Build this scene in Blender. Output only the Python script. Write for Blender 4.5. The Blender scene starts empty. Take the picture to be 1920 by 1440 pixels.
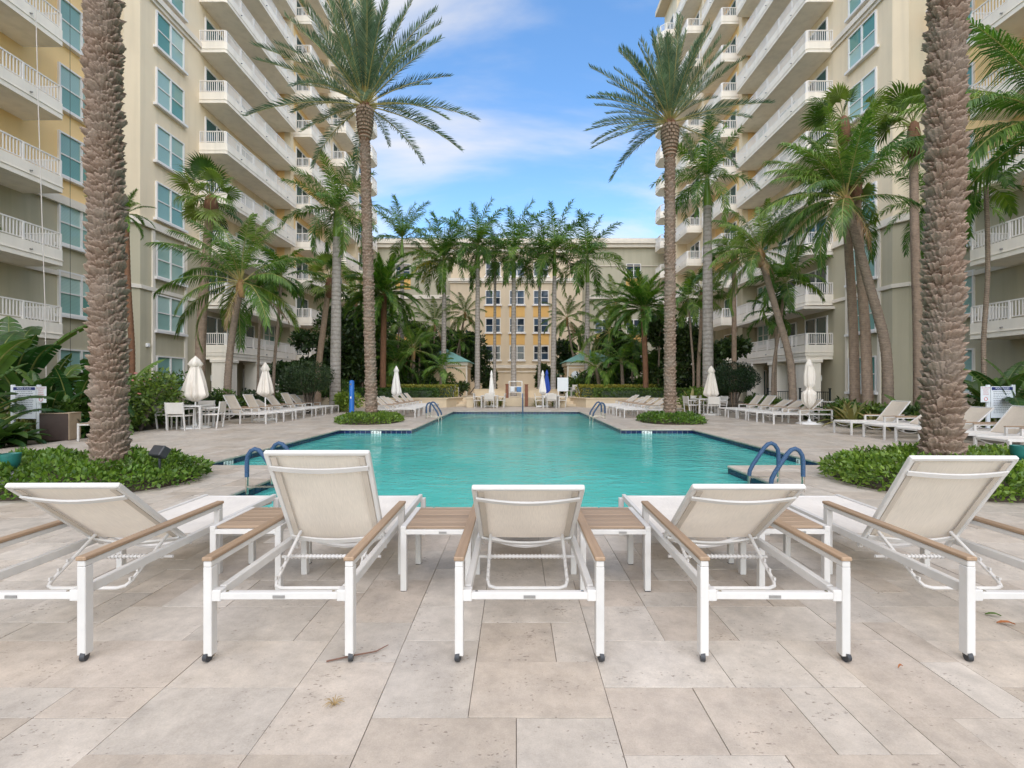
import bpy, math, random
import numpy as np
from mathutils import Vector, Matrix

random.seed(7)
rng = np.random.default_rng(11)
R = math.radians
PI = math.pi
scene = bpy.context.scene
COL = scene.collection

# ------------------------------------------------------------------ camera
CAMZ, FPX, CX, CY = 1.38, 906.7, 968.0, 720.0
cam_d = bpy.data.cameras.new('camera')
cam_d.sensor_width = 36.0
cam_d.lens = 17.0
cam_d.shift_x = -8.0 / 1920.0
cam_d.clip_start = 0.05
cam_d.clip_end = 5000.0
cam = bpy.data.objects.new('camera', cam_d)
cam.location = (0, 0, CAMZ)
cam.rotation_euler = (R(90), 0, 0)
COL.objects.link(cam)
scene.camera = cam

# ------------------------------------------------------------------ world, sun, exposure
SUN_EL, SUN_AZ = 52.0, 180.0          # azimuth clockwise from +Y
world = bpy.data.worlds.new('World')
scene.world = world
world.use_nodes = True
wn = world.node_tree
wn.nodes.clear()


def wnode(t, **kw):
    n = wn.nodes.new(t)
    for k, v in kw.items():
        setattr(n, k, v)
    return n


w_out = wnode('ShaderNodeOutputWorld')
w_bg = wnode('ShaderNodeBackground')
w_sky = wnode('ShaderNodeTexSky', sky_type='NISHITA', sun_disc=False, sun_elevation=R(SUN_EL),
              sun_rotation=R(SUN_AZ), altitude=0.0, air_density=1.0, dust_density=0.4, ozone_density=2.5)
w_tc = wnode('ShaderNodeTexCoord')
w_sep = wnode('ShaderNodeSeparateXYZ')
wn.links.new(w_tc.outputs['Generated'], w_sep.inputs[0])
w_add = wnode('ShaderNodeMath', operation='ADD'); w_add.inputs[1].default_value = 0.22
w_max = wnode('ShaderNodeMath', operation='MAXIMUM'); w_max.inputs[1].default_value = 0.05
wn.links.new(w_sep.outputs['Z'], w_add.inputs[0])
wn.links.new(w_add.outputs[0], w_max.inputs[0])
w_dx = wnode('ShaderNodeMath', operation='DIVIDE')
w_dy = wnode('ShaderNodeMath', operation='DIVIDE')
wn.links.new(w_sep.outputs['X'], w_dx.inputs[0]); wn.links.new(w_max.outputs[0], w_dx.inputs[1])
wn.links.new(w_sep.outputs['Y'], w_dy.inputs[0]); wn.links.new(w_max.outputs[0], w_dy.inputs[1])
w_cmb = wnode('ShaderNodeCombineXYZ')
wn.links.new(w_dx.outputs[0], w_cmb.inputs[0]); wn.links.new(w_dy.outputs[0], w_cmb.inputs[1])
w_cmb.inputs[2].default_value = 1.2
w_noi = wnode('ShaderNodeTexNoise')
w_noi.inputs['Scale'].default_value = 1.25
w_noi.inputs['Detail'].default_value = 7.0
w_noi.inputs['Roughness'].default_value = 0.53
w_noi.inputs['Distortion'].default_value = 0.35
w_map = wnode('ShaderNodeMapping')
w_map.inputs['Scale'].default_value = (0.62, 1.25, 1.0)
wn.links.new(w_cmb.outputs[0], w_map.inputs['Vector'])
wn.links.new(w_map.outputs[0], w_noi.inputs['Vector'])
w_ramp = wnode('ShaderNodeMapRange', interpolation_type='SMOOTHSTEP')
w_ramp.inputs['From Min'].default_value = 0.515
w_ramp.inputs['From Max'].default_value = 0.73
wn.links.new(w_noi.outputs['Fac'], w_ramp.inputs['Value'])
w_cf = wnode('ShaderNodeMath', operation='MULTIPLY'); w_cf.inputs[1].default_value = 0.9
wn.links.new(w_ramp.outputs['Result'], w_cf.inputs[0])
w_hsv = wnode('ShaderNodeHueSaturation')
w_hsv.inputs['Saturation'].default_value = 1.2
w_hsv.inputs['Value'].default_value = 1.58
wn.links.new(w_sky.outputs[0], w_hsv.inputs['Color'])
w_mix = wnode('ShaderNodeMixRGB')
w_mix.inputs[2].default_value = (4.6, 4.6, 4.7, 1)
wn.links.new(w_cf.outputs[0], w_mix.inputs[0])
wn.links.new(w_hsv.outputs[0], w_mix.inputs[1])
wn.links.new(w_mix.outputs[0], w_bg.inputs['Color'])
w_bg.inputs['Strength'].default_value = 0.07
wn.links.new(w_bg.outputs[0], w_out.inputs[0])

sun_d = bpy.data.lights.new('sun', 'SUN')
sun_d.energy = 1.5
sun_d.angle = R(105)
sun_d.color = (1.0, 0.95, 0.88)
sun = bpy.data.objects.new('sun', sun_d)
az, el = R(SUN_AZ), R(SUN_EL)
sdir = Vector((math.sin(az) * math.cos(el), math.cos(az) * math.cos(el), math.sin(el)))
sun.rotation_euler = (-sdir).to_track_quat('-Z', 'Y').to_euler()
sun.location = (0, -20, 60)
COL.objects.link(sun)

vs = scene.view_settings
vs.view_transform = 'Standard'
vs.look = 'None'
vs.exposure = 1.62
vs.use_white_balance = True
vs.white_balance_temperature = 7100.0
vs.white_balance_tint = 10.0
vs.gamma = 1.0
scene.cycles.use_denoising = True
scene.cycles.max_bounces = 8
scene.cycles.diffuse_bounces = 5
scene.cycles.transparent_max_bounces = 12
scene.cycles.caustics_reflective = False
scene.cycles.caustics_refractive = False
scene.cycles.sample_clamp_indirect = 6.0


# ------------------------------------------------------------------ pixel helpers (direction + known depth or ground)
def PX(px, Y):
    return (px - CX) / FPX * Y


def PZ(py, Y):
    return CAMZ + (CY - py) / FPX * Y


def GY(py, z=0.0):
    return (CAMZ - z) * FPX / (py - CY)


# ------------------------------------------------------------------ mesh builder
class MB:
    def __init__(self):
        self.v, self.f, self.m = [], [], []

    def add(self, vs_, fs, mi=0):
        o = len(self.v)
        self.v.extend([tuple(map(float, p)) for p in vs_])
        self.f.extend([tuple(i + o for i in f) for f in fs])
        self.m.extend([mi] * len(fs))
        return self

    def box(self, c, s, rz=0.0, mi=0, b=0.0, rot=None):
        hx, hy, hz = s[0] / 2, s[1] / 2, s[2] / 2
        if b <= 0:
            P = [(x * hx, y * hy, z * hz) for x in (-1, 1) for y in (-1, 1) for z in (-1, 1)]
            F = [(0, 1, 3, 2), (4, 6, 7, 5), (0, 4, 5, 1), (2, 3, 7, 6), (0, 2, 6, 4), (1, 5, 7, 3)]
        else:
            P, F = bev_box(hx, hy, hz, b)
        M = rot if rot is not None else Matrix.Rotation(rz, 3, 'Z')
        cv = Vector(c)
        self.add([M @ Vector(p) + cv for p in P], F, mi)
        return self

    def bar(self, p, q, w, h, up=(0, 0, 1), mi=0, b=0.0):
        p, q = Vector(p), Vector(q)
        d = q - p
        L = d.length
        y = d / L
        u = Vector(up)
        x = y.cross(u)
        if x.length < 1e-5:
            x = y.cross(Vector((1, 0, 0)))
        x.normalize()
        z = x.cross(y)
        M = Matrix((x, y, z)).transposed()
        self.box((p + q) / 2, (w, L, h), mi=mi, b=b, rot=M)
        return self

    def tube(self, pts, r, n=8, mi=0, caps=True):
        pts = [Vector(p) for p in pts]
        k = len(pts)
        if not hasattr(r, '__len__'):
            r = [r] * k
        V, F = [], []
        ref = None
        for i in range(k):
            t = (pts[min(i + 1, k - 1)] - pts[max(i - 1, 0)])
            if t.length < 1e-9:
                t = Vector((0, 0, 1))
            t.normalize()
            if ref is None:
                ref = t.orthogonal().normalized()
            a = (ref - t * ref.dot(t))
            if a.length < 1e-6:
                a = t.orthogonal()
            a.normalize()
            ref = a
            bb = t.cross(a)
            for j in range(n):
                th = 2 * PI * j / n
                V.append(pts[i] + (a * math.cos(th) + bb * math.sin(th)) * r[i])
        for i in range(k - 1):
            for j in range(n):
                j2 = (j + 1) % n
                F.append((i * n + j, i * n + j2, (i + 1) * n + j2, (i + 1) * n + j))
        if caps:
            F.append(tuple(range(n - 1, -1, -1)))
            F.append(tuple((k - 1) * n + j for j in range(n)))
        self.add(V, F, mi)
        return self

    def lathe(self, prof, n=20, mi=0, fold=None, c=(0, 0, 0)):
        V, F = [], []
        for i, (r, z) in enumerate(prof):
            for j in range(n):
                th = 2 * PI * j / n
                rr = r * (fold(th, i / (len(prof) - 1)) if fold else 1)
                V.append((c[0] + rr * math.cos(th), c[1] + rr * math.sin(th), c[2] + z))
        k = len(prof)
        for i in range(k - 1):
            for j in range(n):
                j2 = (j + 1) % n
                F.append((i * n + j, i * n + j2, (i + 1) * n + j2, (i + 1) * n + j))
        F.append(tuple(range(n - 1, -1, -1)))
        F.append(tuple((k - 1) * n + j for j in range(n)))
        self.add(V, F, mi)
        return self

    def prism(self, poly, z0, z1, mi=0):
        n = len(poly)
        V = [(x, y, z0) for x, y in poly] + [(x, y, z1) for x, y in poly]
        F = [tuple(range(n - 1, -1, -1)), tuple(range(n, 2 * n))]
        for i in range(n):
            j = (i + 1) % n
            F.append((i, j, n + j, n + i))
        self.add(V, F, mi)
        return self

    def mesh(self, name, mats, smooth=None):
        me = bpy.data.meshes.new(name)
        me.from_pydata(self.v, [], self.f)
        if not isinstance(mats, (list, tuple)):
            mats = [mats]
        for m in mats:
            me.materials.append(m)
        if len(mats) > 1:
            me.polygons.foreach_set('material_index', self.m)
        if smooth is not None:
            me.shade_smooth()
            me.set_sharp_from_angle(angle=R(smooth))
        me.update()
        return me


def bev_box(hx, hy, hz, b):
    b = min(b, hx * .9, hy * .9, hz * .9)
    P, idx = [], {}
    for sx in (-1, 1):
        for sy in (-1, 1):
            for sz in (-1, 1):
                for k in range(3):
                    p = [sx * (hx - b), sy * (hy - b), sz * (hz - b)]
                    p[k] += (sx, sy, sz)[k] * b
                    idx[(sx, sy, sz, k)] = len(P)
                    P.append(tuple(p))
    F = []

    def face(ids, n):
        a, b_, c = (Vector(P[i]) for i in ids[:3])
        if (b_ - a).cross(c - a).dot(Vector(n)) < 0:
            ids = ids[::-1]
        F.append(tuple(ids))
    for k in range(3):
        i, j = [q for q in range(3) if q != k]
        for s in (-1, 1):
            ring = []
            for a, c in ((-1, -1), (1, -1), (1, 1), (-1, 1)):
                sg = [0, 0, 0]; sg[k] = s; sg[i] = a; sg[j] = c
                ring.append(idx[(*sg, k)])
            n = [0, 0, 0]; n[k] = s
            face(ring, n)
        for a in (-1, 1):
            for c in (-1, 1):
                q = []
                for (s, kk) in ((-1, i), (1, i), (1, j), (-1, j)):
                    sg = [0, 0, 0]; sg[k] = s; sg[i] = a; sg[j] = c
                    q.append(idx[(*sg, kk)])
                n = [0, 0, 0]; n[i] = a; n[j] = c
                face(q, n)
    for sx in (-1, 1):
        for sy in (-1, 1):
            for sz in (-1, 1):
                face([idx[(sx, sy, sz, k)] for k in range(3)], (sx, sy, sz))
    return P, F


def ob(name, me, parent=None, loc=(0, 0, 0), rot=(0, 0, 0), sc=1.0):
    o = bpy.data.objects.new(name, me)
    COL.objects.link(o)
    o.location = loc
    o.rotation_euler = rot
    if sc != 1.0:
        o.scale = (sc, sc, sc) if not hasattr(sc, '__len__') else sc
    if parent is not None:
        o.parent = parent
    return o


def tag(o, label, cat, group=None):
    o['label'] = label
    o['category'] = cat
    if group:
        o['group'] = group
    return o


def thing(name, label, cat, loc=(0, 0, 0), rz=0.0, group=None):
    o = ob(name, None, None, loc, (0, 0, rz))
    o.empty_display_size = 0.1
    return tag(o, label, cat, group)


def struct(name, me, parent=None):
    o = ob(name, me, parent)
    o['kind'] = 'structure'
    return o


def copy_tree(o, parent=None):
    c = o.copy()
    COL.objects.link(c)
    c.parent = parent
    for ch in CH.get(o.name, ()):
        copy_tree(ch, c)
    return c


CH = {}


def reg(root):
    """remember the children of a prototype so that copies need no scene scan"""
    kids = [o for o in COL.objects if o.parent is not None]
    for o in kids:
        CH.setdefault(o.parent.name, [])
        if o not in CH[o.parent.name]:
            CH[o.parent.name].append(o)
    return root


def np_mesh(name, V, Q, mats):
    """mesh from numpy verts (n,3) and quads (m,4)"""
    me = bpy.data.meshes.new(name)
    me.vertices.add(len(V))
    me.vertices.foreach_set('co', np.ascontiguousarray(V, dtype=np.float32).ravel())
    k = Q.shape[1]
    me.loops.add(Q.size)
    me.loops.foreach_set('vertex_index', np.ascontiguousarray(Q, dtype=np.int32).ravel())
    me.polygons.add(len(Q))
    me.polygons.foreach_set('loop_start', np.arange(0, Q.size, k, dtype=np.int32))
    for m in (mats if isinstance(mats, (list, tuple)) else [mats]):
        me.materials.append(m)
    me.update(calc_edges=True)
    return me


# ------------------------------------------------------------------ materials
MAT = {}


def new_mat(name):
    m = bpy.data.materials.new(name)
    m.use_nodes = True
    nt = m.node_tree
    b = nt.nodes['Principled BSDF']
    MAT[name] = m
    return m, nt, b


def N(nt, t, **kw):
    n = nt.nodes.new(t)
    for k, v in kw.items():
        if k in n.inputs.keys():
            n.inputs[k].default_value = v
        else:
            setattr(n, k, v)
    return n


def plain(name, col, rough=0.6, var=0.08, scale=3.0, bump=0.0, bscale=60.0, metal=0.0, spec=0.5, rnd=0.0, streak=0.0):
    """colour with broad tonal mottling, optional fine bump, per-object change"""
    m, nt, b = new_mat(name)
    b.inputs['Roughness'].default_value = rough
    b.inputs['Metallic'].default_value = metal
    b.inputs['Specular IOR Level'].default_value = spec
    geo = N(nt, 'ShaderNodeNewGeometry')
    noi = N(nt, 'ShaderNodeTexNoise', Scale=scale, Detail=5.0, Roughness=0.6)
    nt.links.new(geo.outputs['Position'], noi.inputs['Vector'])
    mr = N(nt, 'ShaderNodeMapRange')
    mr.inputs['From Min'].default_value = 0.25
    mr.inputs['From Max'].default_value = 0.75
    mr.inputs['To Min'].default_value = 1 - var
    mr.inputs['To Max'].default_value = 1 + var
    nt.links.new(noi.outputs['Fac'], mr.inputs['Value'])
    val = mr.outputs['Result']
    if streak:
        mp = N(nt, 'ShaderNodeMapping')
        mp.inputs['Scale'].default_value = (2.2, 2.2, 0.12)
        nt.links.new(geo.outputs['Position'], mp.inputs['Vector'])
        n2 = N(nt, 'ShaderNodeTexNoise', Scale=1.0, Detail=4.0)
        nt.links.new(mp.outputs[0], n2.inputs['Vector'])
        m2 = N(nt, 'ShaderNodeMapRange')
        m2.inputs['From Min'].default_value = 0.45
        m2.inputs['From Max'].default_value = 0.8
        m2.inputs['To Min'].default_value = 1.0
        m2.inputs['To Max'].default_value = 1 - streak
        nt.links.new(n2.outputs['Fac'], m2.inputs['Value'])
        mm = N(nt, 'ShaderNodeMath', operation='MULTIPLY')
        nt.links.new(val, mm.inputs[0]); nt.links.new(m2.outputs[0], mm.inputs[1])
        val = mm.outputs[0]
    if rnd:
        oi = N(nt, 'ShaderNodeObjectInfo')
        m3 = N(nt, 'ShaderNodeMapRange')
        m3.inputs['To Min'].default_value = 1 - rnd
        m3.inputs['To Max'].default_value = 1 + rnd
        nt.links.new(oi.outputs['Random'], m3.inputs['Value'])
        mm = N(nt, 'ShaderNodeMath', operation='MULTIPLY')
        nt.links.new(val, mm.inputs[0]); nt.links.new(m3.outputs[0], mm.inputs[1])
        val = mm.outputs[0]
    hsv = N(nt, 'ShaderNodeHueSaturation')
    hsv.inputs['Color'].default_value = (*col, 1)
    nt.links.new(val, hsv.inputs['Value'])
    nt.links.new(hsv.outputs[0], b.inputs['Base Color'])
    if bump:
        n4 = N(nt, 'ShaderNodeTexNoise', Scale=bscale, Detail=3.0)
        nt.links.new(geo.outputs['Position'], n4.inputs['Vector'])
        bp = N(nt, 'ShaderNodeBump', Strength=bump, Distance=0.01)
        nt.links.new(n4.outputs['Fac'], bp.inputs['Height'])
        nt.links.new(bp.outputs[0], b.inputs['Normal'])
    return m


def leaf_mat(name, col, col2=None, rnd_src='island', rough=0.45, trans=0.3, spread=0.35):
    m, nt, b = new_mat(name)
    col2 = col2 or (col[0] * 1.6, col[1] * 1.35, col[2] * 0.9)
    out = nt.nodes['Material Output']
    if rnd_src == 'island':
        g = N(nt, 'ShaderNodeNewGeometry'); rs = g.outputs['Random Per Island']
    else:
        g = N(nt, 'ShaderNodeObjectInfo'); rs = g.outputs['Random']
    mix = N(nt, 'ShaderNodeMixRGB')
    mix.inputs[1].default_value = (*col, 1)
    mix.inputs[2].default_value = (*col2, 1)
    nt.links.new(rs, mix.inputs[0])
    geo = N(nt, 'ShaderNodeNewGeometry')
    noi = N(nt, 'ShaderNodeTexNoise', Scale=2.3, Detail=3.0)
    nt.links.new(geo.outputs['Position'], noi.inputs['Vector'])
    mr = N(nt, 'ShaderNodeMapRange')
    mr.inputs['From Min'].default_value = 0.3
    mr.inputs['From Max'].default_value = 0.7
    mr.inputs['To Min'].default_value = 1 - spread
    mr.inputs['To Max'].default_value = 1 + spread
    nt.links.new(noi.outputs['Fac'], mr.inputs['Value'])
    hsv = N(nt, 'ShaderNodeHueSaturation')
    oi2 = N(nt, 'ShaderNodeObjectInfo')
    mo = N(nt, 'ShaderNodeMapRange')
    mo.inputs['To Min'].default_value = 0.78; mo.inputs['To Max'].default_value = 1.3
    nt.links.new(oi2.outputs['Random'], mo.inputs['Value'])
    mv = N(nt, 'ShaderNodeMath', operation='MULTIPLY')
    nt.links.new(mr.outputs[0], mv.inputs[0]); nt.links.new(mo.outputs[0], mv.inputs[1])
    mh = N(nt, 'ShaderNodeMapRange')
    mh.inputs['To Min'].default_value = 0.515; mh.inputs['To Max'].default_value = 0.475
    nt.links.new(oi2.outputs['Random'], mh.inputs['Value'])
    nt.links.new(mh.outputs[0], hsv.inputs['Hue'])
    nt.links.new(mix.outputs[0], hsv.inputs['Color'])
    nt.links.new(mv.outputs[0], hsv.inputs['Value'])
    nt.links.new(hsv.outputs[0], b.inputs['Base Color'])
    b.inputs['Roughness'].default_value = rough
    b.inputs['Specular IOR Level'].default_value = 0.45
    tr = N(nt, 'ShaderNodeBsdfTranslucent')
    h2 = N(nt, 'ShaderNodeHueSaturation')
    h2.inputs['Saturation'].default_value = 1.15
    h2.inputs['Value'].default_value = 1.5
    nt.links.new(hsv.outputs[0], h2.inputs['Color'])
    nt.links.new(h2.outputs[0], tr.inputs['Color'])
    ms = N(nt, 'ShaderNodeMixShader')
    ms.inputs[0].default_value = trans
    nt.links.new(b.outputs[0], ms.inputs[1])
    nt.links.new(tr.outputs[0], ms.inputs[2])
    nt.links.new(ms.outputs[0], out.inputs['Surface'])
    return m


def travertine(name, src):
    m, nt, b = new_mat(name)
    geo = N(nt, 'ShaderNodeNewGeometry')
    if src == 'object':
        oi = N(nt, 'ShaderNodeObjectInfo'); rnd = oi.outputs['Random']
    else:
        rnd = geo.outputs['Random Per Island']
    # per-slab tone
    cr = N(nt, 'ShaderNodeValToRGB')
    e = cr.color_ramp.elements
    e[0].position = 0.0; e[0].color = (0.393, 0.333, 0.272, 1)
    e[1].position = 1.0; e[1].color = (0.502, 0.449, 0.389, 1)
    for p, c in ((0.2, (0.442, 0.375, 0.311, 1)), (0.4, (0.488, 0.424, 0.357, 1)), (0.6, (0.421, 0.374, 0.322, 1)), (0.8, (0.486, 0.427, 0.364, 1))):
        el_ = cr.color_ramp.elements.new(p); el_.color = c
    nt.links.new(rnd, cr.inputs[0])
    # offset the texture of each slab so that veins stop at the joints
    off = N(nt, 'ShaderNodeVectorMath', operation='SCALE')
    cx_ = N(nt, 'ShaderNodeCombineXYZ')
    for i in range(3):
        nt.links.new(rnd, cx_.inputs[i])
    nt.links.new(cx_.outputs[0], off.inputs[0])
    off.inputs['Scale'].default_value = 37.0
    pos = N(nt, 'ShaderNodeVectorMath', operation='ADD')
    nt.links.new(geo.outputs['Position'], pos.inputs[0]); nt.links.new(off.outputs[0], pos.inputs[1])
    n1 = N(nt, 'ShaderNodeTexNoise', Scale=6.0, Detail=9.0, Roughness=0.74)
    nt.links.new(pos.outputs[0], n1.inputs['Vector'])
    m1 = N(nt, 'ShaderNodeMapRange')
    m1.inputs['From Min'].default_value = 0.28; m1.inputs['From Max'].default_value = 0.72
    m1.inputs['To Min'].default_value = 0.74; m1.inputs['To Max'].default_value = 1.20
    nt.links.new(n1.outputs['Fac'], m1.inputs['Value'])
    # grey weather stains, across slabs
    n2 = N(nt, 'ShaderNodeTexNoise', Scale=1.1, Detail=6.0, Roughness=0.65)
    nt.links.new(geo.outputs['Position'], n2.inputs['Vector'])
    m2 = N(nt, 'ShaderNodeMapRange')
    m2.inputs['From Min'].default_value = 0.48; m2.inputs['From Max'].default_value = 0.76
    m2.inputs['To Min'].default_value = 0.0; m2.inputs['To Max'].default_value = 0.62
    nt.links.new(n2.outputs['Fac'], m2.inputs['Value'])
    gm = N(nt, 'ShaderNodeMixRGB'); gm.inputs[2].default_value = (0.37, 0.335, 0.30, 1)
    nt.links.new(m2.outputs[0], gm.inputs[0]); nt.links.new(cr.outputs[0], gm.inputs[1])
    hsv = N(nt, 'ShaderNodeHueSaturation')
    nt.links.new(gm.outputs[0], hsv.inputs['Color']); nt.links.new(m1.outputs[0], hsv.inputs['Value'])
    # travertine pits: small dark holes in clusters
    n3 = N(nt, 'ShaderNodeTexNoise', Scale=52.0, Detail=2.0, Roughness=0.5)
    mp = N(nt, 'ShaderNodeMapping'); mp.inputs['Scale'].default_value = (0.8, 1.6, 1.0)
    nt.links.new(pos.outputs[0], mp.inputs['Vector']); nt.links.new(mp.outputs[0], n3.inputs['Vector'])
    n4 = N(nt, 'ShaderNodeTexNoise', Scale=5.0, Detail=2.0)
    nt.links.new(pos.outputs[0], n4.inputs['Vector'])
    ad = N(nt, 'ShaderNodeMath', operation='MULTIPLY_ADD')
    ad.inputs[1].default_value = 0.50
    nt.links.new(n4.outputs['Fac'], ad.inputs[0]); nt.links.new(n3.outputs['Fac'], ad.inputs[2])
    pit = N(nt, 'ShaderNodeMapRange')
    pit.inputs['From Min'].default_value = 0.955; pit.inputs['From Max'].default_value = 0.99
    nt.links.new(ad.outputs[0], pit.inputs['Value'])
    n5 = N(nt, 'ShaderNodeTexNoise', Scale=160.0, Detail=3.0, Roughness=0.7)
    nt.links.new(pos.outputs[0], n5.inputs['Vector'])
    m5 = N(nt, 'ShaderNodeMapRange')
    m5.inputs['From Min'].default_value = 0.3; m5.inputs['From Max'].default_value = 0.7
    m5.inputs['To Min'].default_value = 0.9; m5.inputs['To Max'].default_value = 1.08
    nt.links.new(n5.outputs['Fac'], m5.inputs['Value'])
    mm5 = N(nt, 'ShaderNodeMath', operation='MULTIPLY')
    nt.links.new(m1.outputs[0], mm5.inputs[0]); nt.links.new(m5.outputs[0], mm5.inputs[1])
    nt.links.new(mm5.outputs[0], hsv.inputs['Value'])
    pm = N(nt, 'ShaderNodeMixRGB'); pm.inputs[2].default_value = (0.16, 0.125, 0.10, 1)
    pf = N(nt, 'ShaderNodeMath', operation='MULTIPLY'); pf.inputs[1].default_value = 0.62
    nt.links.new(pit.outputs[0], pf.inputs[0])
    nt.links.new(pf.outputs[0], pm.inputs[0]); nt.links.new(hsv.outputs[0], pm.inputs[1])
    nt.links.new(pm.outputs[0], b.inputs['Base Color'])
    b.inputs['Roughness'].default_value = 0.55
    b.inputs['Specular IOR Level'].default_value = 0.35
    bp = N(nt, 'ShaderNodeBump', Strength=0.5, Distance=0.004)
    inv = N(nt, 'ShaderNodeMath', operation='MULTIPLY_ADD'); inv.inputs[1].default_value = -1.0
    nt.links.new(pit.outputs[0], inv.inputs[0]); nt.links.new(n1.outputs['Fac'], inv.inputs[2])
    nt.links.new(inv.outputs[0], bp.inputs['Height']); nt.links.new(bp.outputs[0], b.inputs['Normal'])
    return m


travertine('travertine_slab', 'object')
travertine('travertine_field', 'island')
plain('joint_sand', (0.16, 0.13, 0.10), 0.95, 0.7, 2.2)
plain('soil', (0.06, 0.043, 0.03), 0.95, 0.35, 5.0, 0.8, 40.0)
plain('ground_earth', (0.10, 0.085, 0.06), 0.95, 0.3, 0.4)
plain('white_frame', (0.57, 0.55, 0.525), 0.42, 0.06, 9.0, rnd=0.05)
plain('white_metal', (0.82, 0.81, 0.79), 0.4, 0.03, 4.0)
plain('dark_plastic', (0.03, 0.032, 0.037), 0.5, 0.1)
plain('plate_grey', (0.30, 0.29, 0.28), 0.4, 0.1, 40.0, metal=0.5)
plain('steel', (0.62, 0.58, 0.52), 0.22, 0.06, 12.0, metal=1.0)
plain('navy_tile', (0.006, 0.013, 0.062), 0.12, 0.3, 14.0, rnd=0.35)
plain('navy_tile_field', (0.006, 0.013, 0.062), 0.12, 0.3, 14.0)
plain('grout', (0.30, 0.31, 0.34), 0.8, 0.1)
plain('pool_plaster', (0.22, 0.66, 0.61), 0.7, 0.08, 0.8)
plain('pool_step', (0.80, 0.86, 0.82), 0.7, 0.05, 2.0)
plain('marker_white', (0.78, 0.77, 0.74), 0.25, 0.04)
plain('marker_black', (0.02, 0.02, 0.02), 0.4, 0.02)
plain('stucco_tan', (0.78, 0.655, 0.475), 0.9, 0.06, 0.35, 0.25, 45.0, streak=0.14)
plain('stucco_yellow', (0.90, 0.64, 0.32), 0.9, 0.05, 0.35, 0.25, 45.0, streak=0.05)
plain('stucco_olive', (0.49, 0.445, 0.325), 0.9, 0.07, 0.35, 0.25, 45.0, streak=0.16)
plain('stucco_sage', (0.46, 0.43, 0.325), 0.9, 0.06, 0.3, 0.25, 45.0, streak=0.18)
plain('stucco_cream', (0.67, 0.555, 0.405), 0.9, 0.05, 0.3, 0.25, 45.0, streak=0.07)
plain('panel_orange', (0.76, 0.46, 0.16), 0.85, 0.05, 0.5, 0.2)
plain('trim_white', (0.74, 0.68, 0.59), 0.8, 0.04, 0.6, 0.15, 40.0, streak=0.08)
plain('balcony_cream', (0.86, 0.79, 0.685), 0.85, 0.06, 0.5, 0.2, 40.0, streak=0.14)
plain('rail_white', (0.78, 0.74, 0.69), 0.5, 0.03)
plain('window_white', (0.76, 0.74, 0.72), 0.5, 0.03)
plain('pavilion_wall', (0.64, 0.50, 0.335), 0.9, 0.05, 0.4, 0.2)
plain('planter_stone', (0.60, 0.485, 0.34), 0.85, 0.08, 2.5, 0.3, 30.0)
plain('teal_roof', (0.20, 0.40, 0.36), 0.45, 0.08, 0.8)
plain('dark_fence', (0.012, 0.018, 0.016), 0.5, 0.1)
plain('dark_recess', (0.10, 0.085, 0.07), 0.9, 0.1)
plain('umbrella_cloth', (0.70, 0.64, 0.57), 0.85, 0.07, 3.0, 0.2, 25.0)
plain('umbrella_white', (0.80, 0.77, 0.73), 0.85, 0.05, 3.0, 0.2, 25.0)
plain('umbrella_blue', (0.02, 0.07, 0.36), 0.8, 0.1, 3.0)
plain('blue_paint', (0.012, 0.14, 0.48), 0.4, 0.08)
plain('brown_box', (0.055, 0.035, 0.028), 0.55, 0.15, 4.0)
plain('tan_box', (0.36, 0.27, 0.185), 0.6, 0.2, 5.0)
plain('rust_wood', (0.20, 0.075, 0.04), 0.7, 0.2, 6.0)
plain('teal_lamp', (0.02, 0.15, 0.13), 0.35, 0.2, 14.0)
plain('grey_stone', (0.34, 0.34, 0.35), 0.8, 0.2, 9.0)
plain('sign_white', (0.70, 0.74, 0.78), 0.4, 0.04)
plain('sign_navy', (0.02, 0.035, 0.15), 0.4, 0.05)
plain('sign_text', (0.16, 0.18, 0.24), 0.5, 0.05)
plain('sign_red', (0.55, 0.05, 0.06), 0.5, 0.05)
plain('rope', (0.62, 0.57, 0.52), 0.8, 0.05)
plain('twig_brown', (0.16, 0.08, 0.055), 0.8, 0.2, 20.0)
plain('dead_leaf', (0.30, 0.10, 0.03), 0.7, 0.3, 30.0)
plain('dry_grass', (0.32, 0.22, 0.10), 0.8, 0.2, 20.0)
plain('terracotta', (0.36, 0.16, 0.09), 0.8, 0.1)
plain('towel_blue', (0.10, 0.22, 0.42), 0.9, 0.1)

leaf_mat('leaf_hedge', (0.05, 0.115, 0.014), (0.20, 0.30, 0.05), trans=0.28)
leaf_mat('leaf_boxhedge', (0.022, 0.065, 0.012), (0.07, 0.14, 0.02), trans=0.2)
leaf_mat('leaf_yellowhedge', (0.13, 0.16, 0.02), (0.30, 0.28, 0.05), trans=0.25)
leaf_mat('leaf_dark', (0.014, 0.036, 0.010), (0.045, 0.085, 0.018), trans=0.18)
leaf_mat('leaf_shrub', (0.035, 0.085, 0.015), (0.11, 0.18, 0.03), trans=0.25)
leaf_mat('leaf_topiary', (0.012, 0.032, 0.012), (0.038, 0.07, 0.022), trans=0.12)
leaf_mat('frond_date', (0.058, 0.112, 0.058), (0.14, 0.205, 0.115), trans=0.24)
leaf_mat('frond_royal', (0.036, 0.110, 0.018), (0.115, 0.215, 0.035), trans=0.32)
leaf_mat('frond_coco', (0.052, 0.128, 0.022), (0.145, 0.245, 0.05), trans=0.34)
leaf_mat('frond_fan', (0.060, 0.125, 0.022), (0.145, 0.225, 0.05), trans=0.3, rnd_src='object')
leaf_mat('frond_dead', (0.16, 0.095, 0.045), (0.30, 0.20, 0.10), trans=0.15)
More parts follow.
